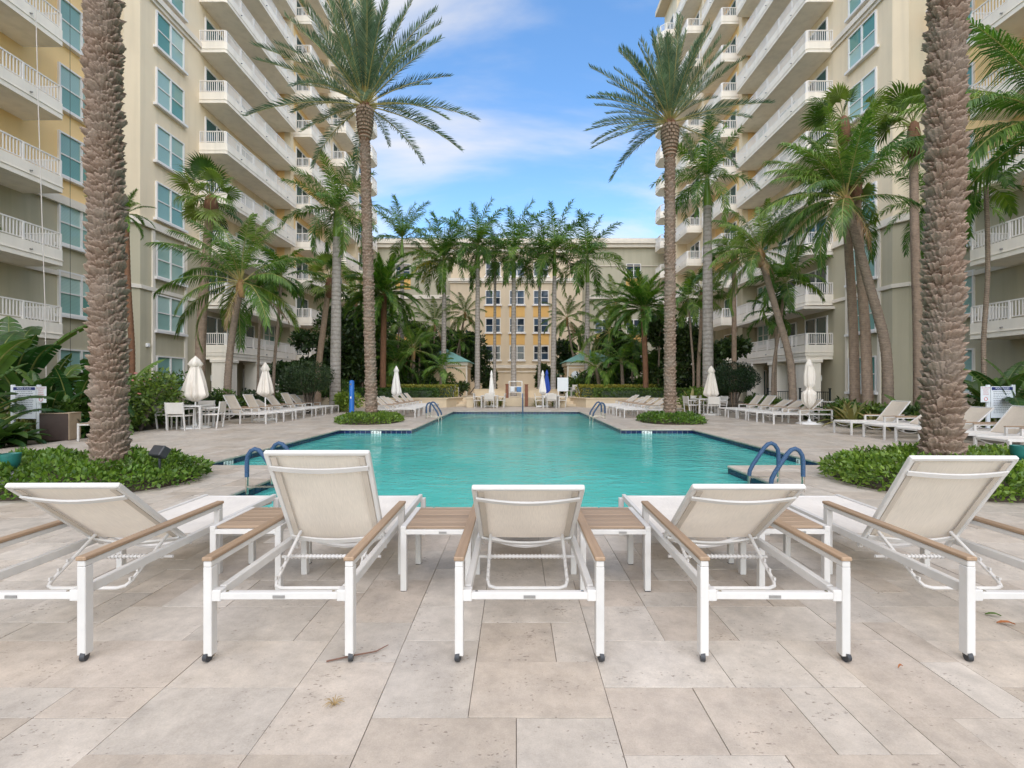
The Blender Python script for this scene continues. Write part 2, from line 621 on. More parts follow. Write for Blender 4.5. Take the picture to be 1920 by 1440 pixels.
leaf_mat('frond_yellow', (0.17, 0.22, 0.02), (0.36, 0.34, 0.04), trans=0.3)
leaf_mat('leaf_banana', (0.022, 0.066, 0.018), (0.06, 0.13, 0.026), trans=0.25, rnd_src='object', rough=0.32)
leaf_mat('leaf_bromeliad', (0.10, 0.12, 0.025), (0.22, 0.20, 0.07), trans=0.25, rnd_src='object')
plain('rachis_green', (0.20, 0.22, 0.06), 0.5, 0.15)
plain('rachis_yellow', (0.36, 0.30, 0.10), 0.5, 0.15)
plain('husk', (0.30, 0.17, 0.07), 0.7, 0.4, 9.0)
plain('crownshaft', (0.13, 0.23, 0.025), 0.35, 0.15, 3.0)


def trunk_mat(name, col, dark, ring=18.0, rough=0.85, ringmix=0.6):
    m, nt, b = new_mat(name)
    geo = N(nt, 'ShaderNodeNewGeometry')
    wv = N(nt, 'ShaderNodeTexWave', wave_type='BANDS', bands_direction='Z')
    wv.inputs['Scale'].default_value = ring / 6.28
    wv.inputs['Distortion'].default_value = 2.5
    wv.inputs['Detail'].default_value = 2.0
    wv.inputs['Detail Scale'].default_value = 2.0
    nt.links.new(geo.outputs['Position'], wv.inputs['Vector'])
    noi = N(nt, 'ShaderNodeTexNoise', Scale=7.0, Detail=6.0, Roughness=0.7)
    nt.links.new(geo.outputs['Position'], noi.inputs['Vector'])
    pw = N(nt, 'ShaderNodeMath', operation='POWER'); pw.inputs[1].default_value = 3.0
    nt.links.new(wv.outputs['Fac'], pw.inputs[0])
    ml = N(nt, 'ShaderNodeMath', operation='MULTIPLY'); ml.inputs[1].default_value = ringmix
    nt.links.new(pw.outputs[0], ml.inputs[0])
    mx = N(nt, 'ShaderNodeMixRGB')
    mx.inputs[1].default_value = (*col, 1); mx.inputs[2].default_value = (*dark, 1)
    nt.links.new(ml.outputs[0], mx.inputs[0])
    mr = N(nt, 'ShaderNodeMapRange')
    mr.inputs['From Min'].default_value = 0.3; mr.inputs['From Max'].default_value = 0.7
    mr.inputs['To Min'].default_value = 0.72; mr.inputs['To Max'].default_value = 1.25
    nt.links.new(noi.outputs['Fac'], mr.inputs['Value'])
    hsv = N(nt, 'ShaderNodeHueSaturation')
    nt.links.new(mx.outputs[0], hsv.inputs['Color']); nt.links.new(mr.outputs[0], hsv.inputs['Value'])
    nt.links.new(hsv.outputs[0], b.inputs['Base Color'])
    b.inputs['Roughness'].default_value = rough
    bp = N(nt, 'ShaderNodeBump', Strength=0.6, Distance=0.03)
    sm = N(nt, 'ShaderNodeMath', operation='SUBTRACT')
    nt.links.new(noi.outputs['Fac'], sm.inputs[0]); nt.links.new(ml.outputs[0], sm.inputs[1])
    nt.links.new(sm.outputs[0], bp.inputs['Height']); nt.links.new(bp.outputs[0], b.inputs['Normal'])
    return m


trunk_mat('trunk_royal', (0.36, 0.325, 0.295), (0.22, 0.19, 0.165), 9.0)
trunk_mat('trunk_coco', (0.30, 0.225, 0.17), (0.10, 0.07, 0.05), 38.0)
trunk_mat('trunk_fan', (0.34, 0.245, 0.18), (0.22, 0.15, 0.11), 30.0, ringmix=0.4)
trunk_mat('trunk_red', (0.22, 0.105, 0.055), (0.08, 0.04, 0.025), 45.0)
trunk_mat('branch', (0.14, 0.11, 0.085), (0.08, 0.06, 0.05), 10.0)


def bark_mat(name):
    """date palm boots: weathered pinkish grey lips over brown hollows, crevice shade painted into their colour"""
    m, nt, b = new_mat(name)
    geo = N(nt, 'ShaderNodeNewGeometry')
    att = N(nt, 'ShaderNodeAttribute', attribute_name='lip')
    noi = N(nt, 'ShaderNodeTexNoise', Scale=26.0, Detail=8.0, Roughness=0.72)
    mp = N(nt, 'ShaderNodeMapping'); mp.inputs['Scale'].default_value = (1, 1, 2.2)
    nt.links.new(geo.outputs['Position'], mp.inputs['Vector']); nt.links.new(mp.outputs[0], noi.inputs['Vector'])
    n2 = N(nt, 'ShaderNodeTexNoise', Scale=2.2, Detail=4.0)
    nt.links.new(geo.outputs['Position'], n2.inputs['Vector'])
    cr = N(nt, 'ShaderNodeValToRGB')
    e = cr.color_ramp.elements
    e[0].position = 0.0; e[0].color = (0.10, 0.062, 0.042, 1)  # darkest tone paints the shade under the lips into the bark colour
    e[1].position = 1.0; e[1].color = (0.50, 0.385, 0.30, 1)
    q = e.new(0.35); q.color = (0.20, 0.138, 0.10, 1)
    q = e.new(0.65); q.color = (0.315, 0.23, 0.178, 1)
    ad = N(nt, 'ShaderNodeMath', operation='MULTIPLY_ADD'); ad.inputs[1].default_value = 0.62
    nt.links.new(att.outputs['Fac'], ad.inputs[0])
    ml = N(nt, 'ShaderNodeMath', operation='MULTIPLY'); ml.inputs[1].default_value = 0.95
    nt.links.new(noi.outputs['Fac'], ml.inputs[0])
    nt.links.new(ml.outputs[0], ad.inputs[2])
    sb = N(nt, 'ShaderNodeMath', operation='SUBTRACT'); sb.inputs[1].default_value = 0.34
    nt.links.new(ad.outputs[0], sb.inputs[0])
    nt.links.new(sb.outputs[0], cr.inputs[0])
    gm = N(nt, 'ShaderNodeMixRGB'); gm.inputs[2].default_value = (0.29, 0.255, 0.215, 1)
    mr = N(nt, 'ShaderNodeMapRange')
    mr.inputs['From Min'].default_value = 0.42; mr.inputs['From Max'].default_value = 0.65
    mr.inputs['To Max'].default_value = 0.4
    nt.links.new(n2.outputs['Fac'], mr.inputs['Value'])
    nt.links.new(mr.outputs[0], gm.inputs[0]); nt.links.new(cr.outputs[0], gm.inputs[1])
    nt.links.new(gm.outputs[0], b.inputs['Base Color'])
    b.inputs['Roughness'].default_value = 0.92
    b.inputs['Specular IOR Level'].default_value = 0.2
    bp = N(nt, 'ShaderNodeBump', Strength=0.8, Distance=0.02)
    nt.links.new(noi.outputs['Fac'], bp.inputs['Height']); nt.links.new(bp.outputs[0], b.inputs['Normal'])
    return m


bark_mat('date_bark')


def wood_mat(name, c1, c2, axis, rnd=0.12):
    m, nt, b = new_mat(name)
    tc = N(nt, 'ShaderNodeTexCoord')
    mp = N(nt, 'ShaderNodeMapping')
    s = [55.0, 55.0, 55.0]; s[axis] = 2.5
    mp.inputs['Scale'].default_value = s
    nt.links.new(tc.outputs['Object'], mp.inputs['Vector'])
    noi = N(nt, 'ShaderNodeTexNoise', Scale=1.0, Detail=6.0, Roughness=0.6)
    nt.links.new(mp.outputs[0], noi.inputs['Vector'])
    oi = N(nt, 'ShaderNodeObjectInfo')
    mx = N(nt, 'ShaderNodeMixRGB')
    mx.inputs[1].default_value = (*c1, 1); mx.inputs[2].default_value = (*c2, 1)
    nt.links.new(noi.outputs['Fac'], mx.inputs[0])
    mr = N(nt, 'ShaderNodeMapRange')
    mr.inputs['To Min'].default_value = 1 - rnd; mr.inputs['To Max'].default_value = 1 + rnd
    nt.links.new(oi.outputs['Random'], mr.inputs['Value'])
    hsv = N(nt, 'ShaderNodeHueSaturation')
    nt.links.new(mx.outputs[0], hsv.inputs['Color']); nt.links.new(mr.outputs[0], hsv.inputs['Value'])
    nt.links.new(hsv.outputs[0], b.inputs['Base Color'])
    b.inputs['Roughness'].default_value = 0.55
    bp = N(nt, 'ShaderNodeBump', Strength=0.3, Distance=0.002)
    nt.links.new(noi.outputs['Fac'], bp.inputs['Height']); nt.links.new(bp.outputs[0], b.inputs['Normal'])


wood_mat('wood_arm', (0.21, 0.135, 0.082), (0.40, 0.275, 0.18), 1)
wood_mat('wood_slat', (0.20, 0.135, 0.088), (0.38, 0.27, 0.185), 0)


def sling_mat(name, col, trans):
    """woven mesh fabric: fine weave bump, a little light shining through"""
    m, nt, b = new_mat(name)
    out = nt.nodes['Material Output']
    tc = N(nt, 'ShaderNodeTexCoord')
    geo = N(nt, 'ShaderNodeNewGeometry')
    n1 = N(nt, 'ShaderNodeTexNoise', Scale=3.5, Detail=5.0)
    nt.links.new(geo.outputs['Position'], n1.inputs['Vector'])
    mp = N(nt, 'ShaderNodeMapping'); mp.inputs['Scale'].default_value = (240, 14, 14)
    nt.links.new(tc.outputs['Object'], mp.inputs['Vector'])
    n2 = N(nt, 'ShaderNodeTexNoise', Scale=1.0, Detail=3.0)
    nt.links.new(mp.outputs[0], n2.inputs['Vector'])
    ad = N(nt, 'ShaderNodeMath', operation='ADD')
    nt.links.new(n1.outputs['Fac'], ad.inputs[0]); nt.links.new(n2.outputs['Fac'], ad.inputs[1])
    mr = N(nt, 'ShaderNodeMapRange')
    mr.inputs['From Min'].default_value = 0.6; mr.inputs['From Max'].default_value = 1.4
    mr.inputs['To Min'].default_value = 0.86; mr.inputs['To Max'].default_value = 1.12
    nt.links.new(ad.outputs[0], mr.inputs['Value'])
    hsv = N(nt, 'ShaderNodeHueSaturation'); hsv.inputs['Color'].default_value = (*col, 1)
    nt.links.new(mr.outputs[0], hsv.inputs['Value'])
    nt.links.new(hsv.outputs[0], b.inputs['Base Color'])
    b.inputs['Roughness'].default_value = 0.8
    b.inputs['Specular IOR Level'].default_value = 0.25
    tr = N(nt, 'ShaderNodeBsdfTranslucent')
    nt.links.new(hsv.outputs[0], tr.inputs['Color'])
    ms = N(nt, 'ShaderNodeMixShader'); ms.inputs[0].default_value = trans
    nt.links.new(b.outputs[0], ms.inputs[1]); nt.links.new(tr.outputs[0], ms.inputs[2])
    nt.links.new(ms.outputs[0], out.inputs['Surface'])


sling_mat('sling', (0.80, 0.705, 0.595), 0.42)
sling_mat('sling_seat', (0.78, 0.74, 0.69), 0.25)
sling_mat('sling_hem', (0.56, 0.49, 0.415), 0.15)


def glass_mat(name, col, col2, blinds=0.0):
    m, nt, b = new_mat(name)
    oi = N(nt, 'ShaderNodeObjectInfo')
    mx = N(nt, 'ShaderNodeMixRGB')
    mx.inputs[1].default_value = (*col, 1); mx.inputs[2].default_value = (*col2, 1)
    nt.links.new(oi.outputs['Random'], mx.inputs[0])
    src = mx.outputs[0]
    if blinds:
        geo = N(nt, 'ShaderNodeNewGeometry')
        wv = N(nt, 'ShaderNodeTexWave', wave_type='BANDS', bands_direction='Z')
        wv.inputs['Scale'].default_value = 5.0
        nt.links.new(geo.outputs['Position'], wv.inputs['Vector'])
        mr = N(nt, 'ShaderNodeMapRange')
        mr.inputs['To Min'].default_value = 1 - blinds; mr.inputs['To Max'].default_value = 1 + blinds
        nt.links.new(wv.outputs['Fac'], mr.inputs['Value'])
        hsv = N(nt, 'ShaderNodeHueSaturation')
        nt.links.new(src, hsv.inputs['Color']); nt.links.new(mr.outputs[0], hsv.inputs['Value'])
        src = hsv.outputs[0]
    nt.links.new(src, b.inputs['Base Color'])
    b.inputs['Roughness'].default_value = 0.04
    b.inputs['Specular IOR Level'].default_value = 0.35
    return m


glass_mat('glass_teal', (0.10, 0.27, 0.235), (0.40, 0.55, 0.51), 0.14)
glass_mat('glass_door', (0.010, 0.028, 0.028), (0.05, 0.13, 0.125))
glass_mat('glass_back', (0.008, 0.012, 0.02), (0.06, 0.10, 0.15))


def cover_mat():
    """blue knitted rail cover with small dark dimples"""
    m, nt, b = new_mat('rail_cover')
    geo = N(nt, 'ShaderNodeNewGeometry')
    vo = N(nt, 'ShaderNodeTexVoronoi', Scale=85.0)
    nt.links.new(geo.outputs['Position'], vo.inputs['Vector'])
    cr = N(nt, 'ShaderNodeValToRGB')
    cr.color_ramp.elements[0].position = 0.2; cr.color_ramp.elements[0].color = (0.006, 0.016, 0.05, 1)
    cr.color_ramp.elements[1].position = 0.45; cr.color_ramp.elements[1].color = (0.032, 0.082, 0.165, 1)
    nt.links.new(vo.outputs['Distance'], cr.inputs[0])
    nt.links.new(cr.outputs[0], b.inputs['Base Color'])
    b.inputs['Roughness'].default_value = 0.7
    bp = N(nt, 'ShaderNodeBump', Strength=0.6, Distance=0.004)
    nt.links.new(vo.outputs['Distance'], bp.inputs['Height']); nt.links.new(bp.outputs[0], b.inputs['Normal'])


cover_mat()


def water_mat():
    m, nt, b = new_mat('pool_water')
    nt.nodes.remove(b)
    out = nt.nodes['Material Output']
    geo = N(nt, 'ShaderNodeNewGeometry')
    n1 = N(nt, 'ShaderNodeTexNoise', Scale=2.4, Detail=4.0, Roughness=0.55, Distortion=0.6)
    mp = N(nt, 'ShaderNodeMapping'); mp.inputs['Scale'].default_value = (1.0, 1.5, 1.0)
    nt.links.new(geo.outputs['Position'], mp.inputs['Vector'])
    nt.links.new(mp.outputs[0], n1.inputs['Vector'])
    n2 = N(nt, 'ShaderNodeTexNoise', Scale=9.0, Detail=3.0, Roughness=0.5, Distortion=0.8)
    nt.links.new(mp.outputs[0], n2.inputs['Vector'])
    n3 = N(nt, 'ShaderNodeTexNoise', Scale=0.35, Detail=2.0)
    nt.links.new(geo.outputs['Position'], n3.inputs['Vector'])
    ga = N(nt, 'ShaderNodeMapRange')
    ga.inputs['From Min'].default_value = 0.35; ga.inputs['From Max'].default_value = 0.65
    ga.inputs['To Min'].default_value = 0.25; ga.inputs['To Max'].default_value = 1.0
    nt.links.new(n3.outputs['Fac'], ga.inputs['Value'])
    ad = N(nt, 'ShaderNodeMath', operation='MULTIPLY_ADD'); ad.inputs[1].default_value = 0.32
    nt.links.new(n2.outputs['Fac'], ad.inputs[0]); nt.links.new(n1.outputs['Fac'], ad.inputs[2])
    ml = N(nt, 'ShaderNodeMath', operation='MULTIPLY')
    nt.links.new(ad.outputs[0], ml.inputs[0]); nt.links.new(ga.outputs[0], ml.inputs[1])
    bp = N(nt, 'ShaderNodeBump', Strength=0.75, Distance=0.05)
    nt.links.new(ml.outputs[0], bp.inputs['Height'])
    fr = N(nt, 'ShaderNodeFresnel', IOR=1.33)
    nt.links.new(bp.outputs[0], fr.inputs['Normal'])
    gl = N(nt, 'ShaderNodeBsdfGlossy', Roughness=0.03)
    nt.links.new(bp.outputs[0], gl.inputs['Normal'])
    tr = N(nt, 'ShaderNodeBsdfTransparent'); tr.inputs['Color'].default_value = (0.42, 0.86, 0.82, 1)
    df = N(nt, 'ShaderNodeBsdfDiffuse')
    nz = N(nt, 'ShaderNodeMixRGB')
    nz.inputs[1].default_value = (0.065, 0.56, 0.51, 1); nz.inputs[2].default_value = (0.13, 0.71, 0.645, 1)
    nt.links.new(n3.outputs['Fac'], nz.inputs[0])
    nt.links.new(nz.outputs[0], df.inputs['Color'])
    nt.links.new(bp.outputs[0], df.inputs['Normal'])
    body = N(nt, 'ShaderNodeMixShader'); body.inputs[0].default_value = 0.66
    nt.links.new(tr.outputs[0], body.inputs[1]); nt.links.new(df.outputs[0], body.inputs[2])
    sf = N(nt, 'ShaderNodeMixShader')
    nt.links.new(fr.outputs[0], sf.inputs[0]); nt.links.new(body.outputs[0], sf.inputs[1]); nt.links.new(gl.outputs[0], sf.inputs[2])
    nt.links.new(sf.outputs[0], out.inputs['Surface'])


water_mat()
M = MAT

# ================================================================== SETTING
# pool plan (m): stem |x|<3.6 y 5.4..8.2, wings |x|<5.4 y 8.2..14.8, far arm |x|<3.2 y 14.8..24.6
PX0, PX1, PX2 = 3.6, 5.4, 3.2
PY0, PY1, PY2, PY3 = 5.4, 8.2, 14.8, 24.6
POOL = [(-PX0, PY0), (PX0, PY0), (PX0, PY1), (PX1, PY1), (PX1, PY2), (PX2, PY2), (PX2, PY3),
        (-PX2, PY3), (-PX2, PY2), (-PX1, PY2), (-PX1, PY1), (-PX0, PY1)]
DECK_X, DECK_Y0, DECK_Y1 = 11.0, -2.0, 29.4


def in_pool(x, y):
    if PY0 < y < PY1:
        return abs(x) < PX0
    if PY1 <= y < PY2:
        return abs(x) < PX1
    if PY2 <= y < PY3:
        return abs(x) < PX2
    return False


def sheet_with_pool(name, x1, y0, y1, z, mat):
    xs = sorted({-x1, -PX1, -PX0, -PX2, PX2, PX0, PX1, x1})
    ys = sorted({y0, PY0, PY1, PY2, PY3, y1})
    mb = MB()
    for i in range(len(xs) - 1):
        for j in range(len(ys) - 1):
            if in_pool((xs[i] + xs[i + 1]) / 2, (ys[j] + ys[j + 1]) / 2):
                continue
            mb.add([(xs[i], ys[j], z), (xs[i + 1], ys[j], z), (xs[i + 1], ys[j + 1], z), (xs[i], ys[j + 1], z)], [(0, 1, 2, 3)])
    return mb.mesh(name, mat)


struct('ground', sheet_with_pool('ground', 900.0, -400.0, 1500.0, -0.045, M['ground_earth']))
deck = struct('pool_deck', sheet_with_pool('deck', DECK_X, DECK_Y0, DECK_Y1, -0.010, M['joint_sand']))

# ---- pavers on a 0.2 m module
U = 0.2
gx0, gy0 = -DECK_X, DECK_Y0
nx, ny = int(round(2 * DECK_X / U)), int(round((DECK_Y1 - DECK_Y0) / U))
occ = np.zeros((nx, ny), bool)
cop = 0.4
for i in range(nx):
    for j in range(ny):
        x, y = gx0 + (i + .5) * U, gy0 + (j + .5) * U
        hit = False
        for dx in (-cop + .01, 0, cop - .01):
            for dy in (-cop + .01, 0, cop - .01):
                if in_pool(x + dx, y + dy):
                    hit = True
        occ[i, j] = hit
sizes = [(3, 2), (2, 3), (3, 3), (2, 2), (3, 1), (2, 1), (1, 2), (3, 2), (2, 3), (1, 1)]
wts = [26, 7, 2, 15, 7, 13, 5, 4, 2, 0.5]
pav = []
for j in range(ny):
    for i in range(nx):
        if occ[i, j]:
            continue
        cand = list(range(len(sizes)))
        order = []
        w = wts[:]
        while cand:
            k = random.choices(cand, [w[c] for c in cand])[0]
            cand.remove(k)
            order.append(k)
        for k in order + [9]:
            a, b_ = sizes[k]
            if i + a <= nx and j + b_ <= ny and not occ[i:i + a, j:j + b_].any():
                occ[i:i + a, j:j + b_] = True
                pav.append((gx0 + (i + a / 2) * U, gy0 + (j + b_ / 2) * U, a, b_))
                break
GAP = 0.0028
pmesh = {}


def paver_mesh(a, b_):
    if (a, b_) not in pmesh:
        mb = MB()
        mb.box((0, 0, 0), (a * U - GAP, b_ * U - GAP, 0.03), b=0.0010)
        pmesh[(a, b_)] = mb.mesh('paver', M['travertine_slab'])
    return pmesh[(a, b_)]


def seen(x, y):
    if y < 1.0:
        return 1e9
    px = CX + x / y * FPX
    py = CY + CAMZ / y * FPX
    if -120 < px < 2040 and py < 1520:
        return y
    return 1e9


pav.sort(key=lambda p: seen(p[0], p[1]))
rest = MB()
for n, (x, y, a, b_) in enumerate(pav):
    dz = random.uniform(-0.0016, 0.0016)
    if n < 300:
        ob('paver', paver_mesh(a, b_), deck, (x, y, -0.015 + dz), (random.uniform(-.0015, .0015), random.uniform(-.0015, .0015), random.uniform(-.002, .002)))
    else:
        rest.box((x, y, -0.015 + dz), (a * U - GAP, b_ * U - GAP, 0.03))
ro = ob('paving_field', rest.mesh('paving_field', M['travertine_field']), deck)
ro['kind'] = 'stuff'

# ---- coping stones, overhanging the water by 3 cm
cop_root = struct('pool_coping', None)
cmesh = {}


def coping(cx, cy, lx, ly):
    k = (round(lx, 3), round(ly, 3))
    if k not in cmesh:
        mb = MB(); mb.box((0, 0, 0), (lx - 0.004, ly - 0.004, 0.045), b=0.012)
        cmesh[k] = mb.mesh('coping_stone', M['travertine_slab'])
    ob('coping_stone', cmesh[k], cop_root, (cx, cy, -0.0205 + random.uniform(-.001, .001)))


def coping_run(p, q, off):
    """stones along p->q, their width lying on the deck side 'off'"""
    p, q = Vector((*p, 0)), Vector((*q, 0))
    L = (q - p).length
    n = max(1, round(L / 0.6))
    d = (q - p) / n
    o = Vector((*off, 0))
    for i in range(n):
        c = p + d * (i + .5) + o * (cop / 2 - 0.015)
        w = cop + 0.03
        if abs(d.x) > abs(d.y):
            coping(c.x, c.y, abs(d.x), w)
        else:
            coping(c.x, c.y, w, abs(d.y))


c_ = cop
coping_run((-PX0 - c_, PY0), (PX0 + c_, PY0), (0, -1))
for s in (-1, 1):
    coping_run((s * PX0, PY0), (s * PX0, PY1), (s, 0))
    coping_run((s * (PX0 + c_), PY1), (s * (PX1 + c_), PY1), (0, -1))
    coping_run((s * PX1, PY1), (s * PX1, PY2 + c_), (s, 0))
    coping_run((s * PX2, PY2), (s * PX1, PY2), (0, 1))
    coping_run((s * PX2, PY2 + c_), (s * PX2, PY3), (s, 0))
coping_run((-PX2 - c_, PY3), (PX2 + c_, PY3), (0, 1))

# ---- basin, tiles, water
WZ = -0.135
mb = MB()
n = len(POOL)
PIN = []                       # basin wall a hair behind the tiles
mb.add([(x, y, -0.75) for x, y in POOL], [tuple(range(n))])
for i in range(n):
    (x0, y0), (x1, y1) = POOL[i], POOL[(i + 1) % n]
    mb.add([(x0, y0, -0.75), (x1, y1, -0.75), (x1, y1, -0.043), (x0, y0, -0.043)], [(0, 1, 2, 3)], 0)
basin = struct('pool_basin', mb.mesh('pool_basin', M['pool_plaster']))
gr = MB()


def wall_strip(p, q, nrm, z0, z1, t, mbld):
    c = ((p[0] + q[0]) / 2 + nrm[0] * t / 2, (p[1] + q[1]) / 2 + nrm[1] * t / 2, (z0 + z1) / 2)
    L = math.hypot(q[0] - p[0], q[1] - p[1])
    s = (L, t, z1 - z0) if abs(q[0] - p[0]) > abs(q[1] - p[1]) else (t, L, z1 - z0)
    mbld.box(c, s)


tile_h, tile_w = 0.15, 0.155
tb = MB(); tb.box((0, 0, 0), (tile_w - .008, 0.008, tile_h - .008), b=0.002)
tile_me = tb.mesh('waterline_tile', M['navy_tile'])
tz = -0.045 - tile_h / 2
restt = MB()
ntile = 0


def tile_run(p, q, nrm, single):
    global ntile
    wall_strip(p, q, nrm, -0.205, -0.044, 0.004, gr)
    L = math.hypot(q[0] - p[0], q[1] - p[1])
    k = int(L / tile_w)
    for i in range(k):
        t = (i + .5) / k
        x, y = p[0] + (q[0] - p[0]) * t + nrm[0] * .008, p[1] + (q[1] - p[1]) * t + nrm[1] * .008
        along_x = abs(q[0] - p[0]) > abs(q[1] - p[1])
        if single and ntile < 298:
            ob('waterline_tile', tile_me, basin, (x, y, tz), (0, 0, 0 if along_x else R(90)))
            ntile += 1
        else:
            s = (tile_w - .008, .008, tile_h - .008) if along_x else (.008, tile_w - .008, tile_h - .008)
            restt.box((x, y, tz), s)


for s in (-1, 1):
    tile_run((s * PX2, PY2), (s * PX1, PY2), (0, -1), True)
    tile_run((s * PX1, PY1), (s * PX1, PY2), (-s, 0), True)
tile_run((-PX2, PY3), (PX2, PY3), (0, -1), True)
for s in (-1, 1):
    tile_run((s * PX2, PY2), (s * PX2, PY3), (-s, 0), True)
    tile_run((s * PX0, PY0), (s * PX0, PY1), (-s, 0), True)
    tile_run((s * PX0, PY1), (s * PX1, PY1), (0, 1), False)
tile_run((-PX0, PY0), (PX0, PY0), (0, 1), False)
ob('tile_grout', gr.mesh('tile_grout', M['grout']), basin)
rt = ob('tile_band', restt.mesh('tile_band', M['navy_tile_field']), basin); rt['kind'] = 'stuff'
# benches under water along the wings
for s in (-1, 1):
    mb = MB(); mb.box((s * (PX1 - 0.29), (PY1 + PY2) / 2, -0.44), (0.56, PY2 - PY1 - .02, 0.5))
    ob('bench_step', mb.mesh('bench_step', M['pool_step']), basin)
    mb = MB(); mb.box((s * (PX0 - 0.27), 6.75, -0.43), (0.5, 1.5, 0.5), b=.02)
    ob('entry_step', mb.mesh('entry_step', M['pool_step']), basin)
mb = MB(); mb.add([(x, y, WZ) for x, y in POOL], [tuple(range(n))])
struct('pool_water', mb.mesh('pool_water', M['pool_water']))


def text(name, body, size, mat, parent, loc, rot, sx=1.0):
    cu = bpy.data.curves.new(name, 'FONT')
    cu.body = body
    cu.size = size
    cu.align_x = 'CENTER'; cu.align_y = 'CENTER'
    cu.materials.append(mat)
    tmp = bpy.data.objects.new('tmp', cu)
    me = bpy.data.meshes.new_from_object(tmp)
    me.name = name
    bpy.data.objects.remove(tmp)
    if not me.materials:
        me.materials.append(mat)
    o = ob(name, me, parent, loc, rot)
    o.scale.x = sx
    return o


def depth_marker(x, y, rz):
    mb = MB(); mb.box((0, -0.015, 0), (0.30, 0.008, 0.125), b=.003)
    o = ob('depth_marker', mb.mesh('depth_marker', M['marker_white']), None, (x, y, tz + .006), (0, 0, rz))
    text('lettering', '4 FT', 0.15, M['marker_black'], o, (0, -0.0195, 0), (R(90), 0, 0), 1.0)
    return o


for (x, y, rz, lab) in ((-4.28, PY2, 0, 'white 4 FT depth tile on the pool shoulder before the blue shower post bed'),
                        (4.0, PY2, 0, 'white 4 FT depth tile on the pool shoulder before the dining set with beige umbrella'),
                        (-PX1, 9.05, R(90), 'white 4 FT depth tile on pool side near bin and dark floodlight'),
                        (PX1, 9.15, R(-90), 'white 4 FT depth tile on pool side seen through paired blue rails')):
    tag(depth_marker(x, y, rz), lab, 'depth marker')


# ------------------------------------------------------------------ pool ladders with blue covers
def ladder_rail(parent, y, u0):
    """one rail in the xz plane: +u runs towards the water"""
    prof = [(0, -0.02), (0, .2), (0, .40), (.012, .47), (.05, .53), (.10, .555), (.15, .54), (.20, .49), (.36, .25), (.40, .17), (.41, .10), (.41, -.5)]
    mb = MB()
    mb.tube([(u, y, z) for u, z in prof], 0.020, 10)
    mb.bar((0, y, .075), (.41, y, .075), .03, .02)
    r = ob('rail', mb.mesh('rail', M['steel'], 40), parent)
    mb = MB()
    mb.tube([(u, y, z) for u, z in prof[1:11]], 0.0275, 12)
    ob('rail_cover', mb.mesh('rail_cover', M['rail_cover'], 40), r)


def ladder(x, y, rz, label, gap=0.56, sc=1.0):
    t = thing('pool_ladder', label, 'pool ladder', (x, y, 0), rz)
    for d in (0, gap):
        ladder_rail(t, d, 0)
    for k in range(3):
        mb = MB(); mb.box((.41, gap / 2, -.18 - .2 * k), (.09, gap, .03), b=.005)
        ob('tread', mb.mesh('tread', M['white_metal']), t)
    t.scale = (sc, sc, sc)
    return t


ladder(3.66, 6.75, PI, 'pool ladder with blue covered rails behind the half raised lounger head by the hedge', .58)
ladder(-3.42, 6.14, 0, 'pool ladder with blue covered rails behind the steeply raised lounger', .62)
ladder(-3.55, 19.1, 0, 'pool ladder with dark blue rails beside loungers and the slim white umbrella', .7, 1.15)
ladder(3.5, 19.9, PI, 'pool ladder with dark blue rails before the loungers backed by planter wall', .7, 1.15)
t = thing('handrail', 'single blue covered handrail at the recessed middle of the pool end', 'handrail', (0.33, 24.75, 0))
mb = MB(); mb.tube([(0, .25, 0), (0, .25, .8), (0, .2, .88), (0, .1, .88), (0, -.35, .45), (0, -.4, .35), (0, -.4, -.4)], .03, 8)
ob('rail', mb.mesh('rail', M['rail_cover'], 40), t)

# ================================================================== LOUNGERS
LW = 0.35            # half spacing of the legs
HY, HZ = 0.80, 0.365  # hinge of the backrest


def mesh_of(f, mats, name, smooth=None):
    mb = MB(); f(mb)
    return mb.mesh(name, mats, smooth)


WF = M['white_frame']
LG = {}
LG['leg_head'] = mesh_of(lambda m: m.box((0, 0, .251), (.042, .05, .442), b=.003), WF, 'leg')
LG['leg_mid'] = mesh_of(lambda m: m.box((0, 0, .236), (.042, .046, .472), b=.003), WF, 'leg')
LG['leg_foot'] = mesh_of(lambda m: m.box((0, 0, .17), (.042, .046, .34), b=.003), WF, 'leg')


def _wheel(m):
    m.tube([(-.011, 0, 0), (.011, 0, 0)], .024, 14)


LG['wheel'] = mesh_of(_wheel, M['dark_plastic'], 'wheel', 40)
LG['fork'] = mesh_of(lambda m: (m.box((0, 0.012, .032), (.012, .03, .03)), m.tube([(-.018, 0, .024), (.018, 0, .024)], .005, 6)), M['steel'], 'caster_fork')
LG['arm'] = mesh_of(lambda m: m.bar((0, -.025, .487), (0, 1.125, .487), .04, .028, b=.003), WF, 'arm')
LG['arm_cap'] = mesh_of(lambda m: m.bar((0, -.03, .513), (0, 1.13, .513), .052, .02, b=.004), M['wood_arm'], 'arm_cap')
LG['rail'] = mesh_of(lambda m: m.bar((0, .04, .333), (0, 2.02, .345), .034, .05, b=.004), WF, 'side_rail')


def _head(m):
    m.bar((-.30, 0, .325), (.30, 0, .325), .035, .034, b=.003)
    for s in (-1, 1):
        m.box((s * .312, .004, .328), (.05, .05, .056), b=.004)


LG['crossbar'] = mesh_of(_head, WF, 'crossbar')
LG['plate'] = mesh_of(lambda m: m.box((0, -.0195, .323), (.058, .004, .014)), M['plate_grey'], 'maker_plate')
LG['screw'] = mesh_of(lambda m: m.tube([(0, 0, .342), (0, 0, .3455)], .008, 8), M['steel'], 'screw_cap')


def _foot(m):
    m.bar((-.33, 2.0, .335), (.33, 2.0, .335), .035, .045, b=.004)


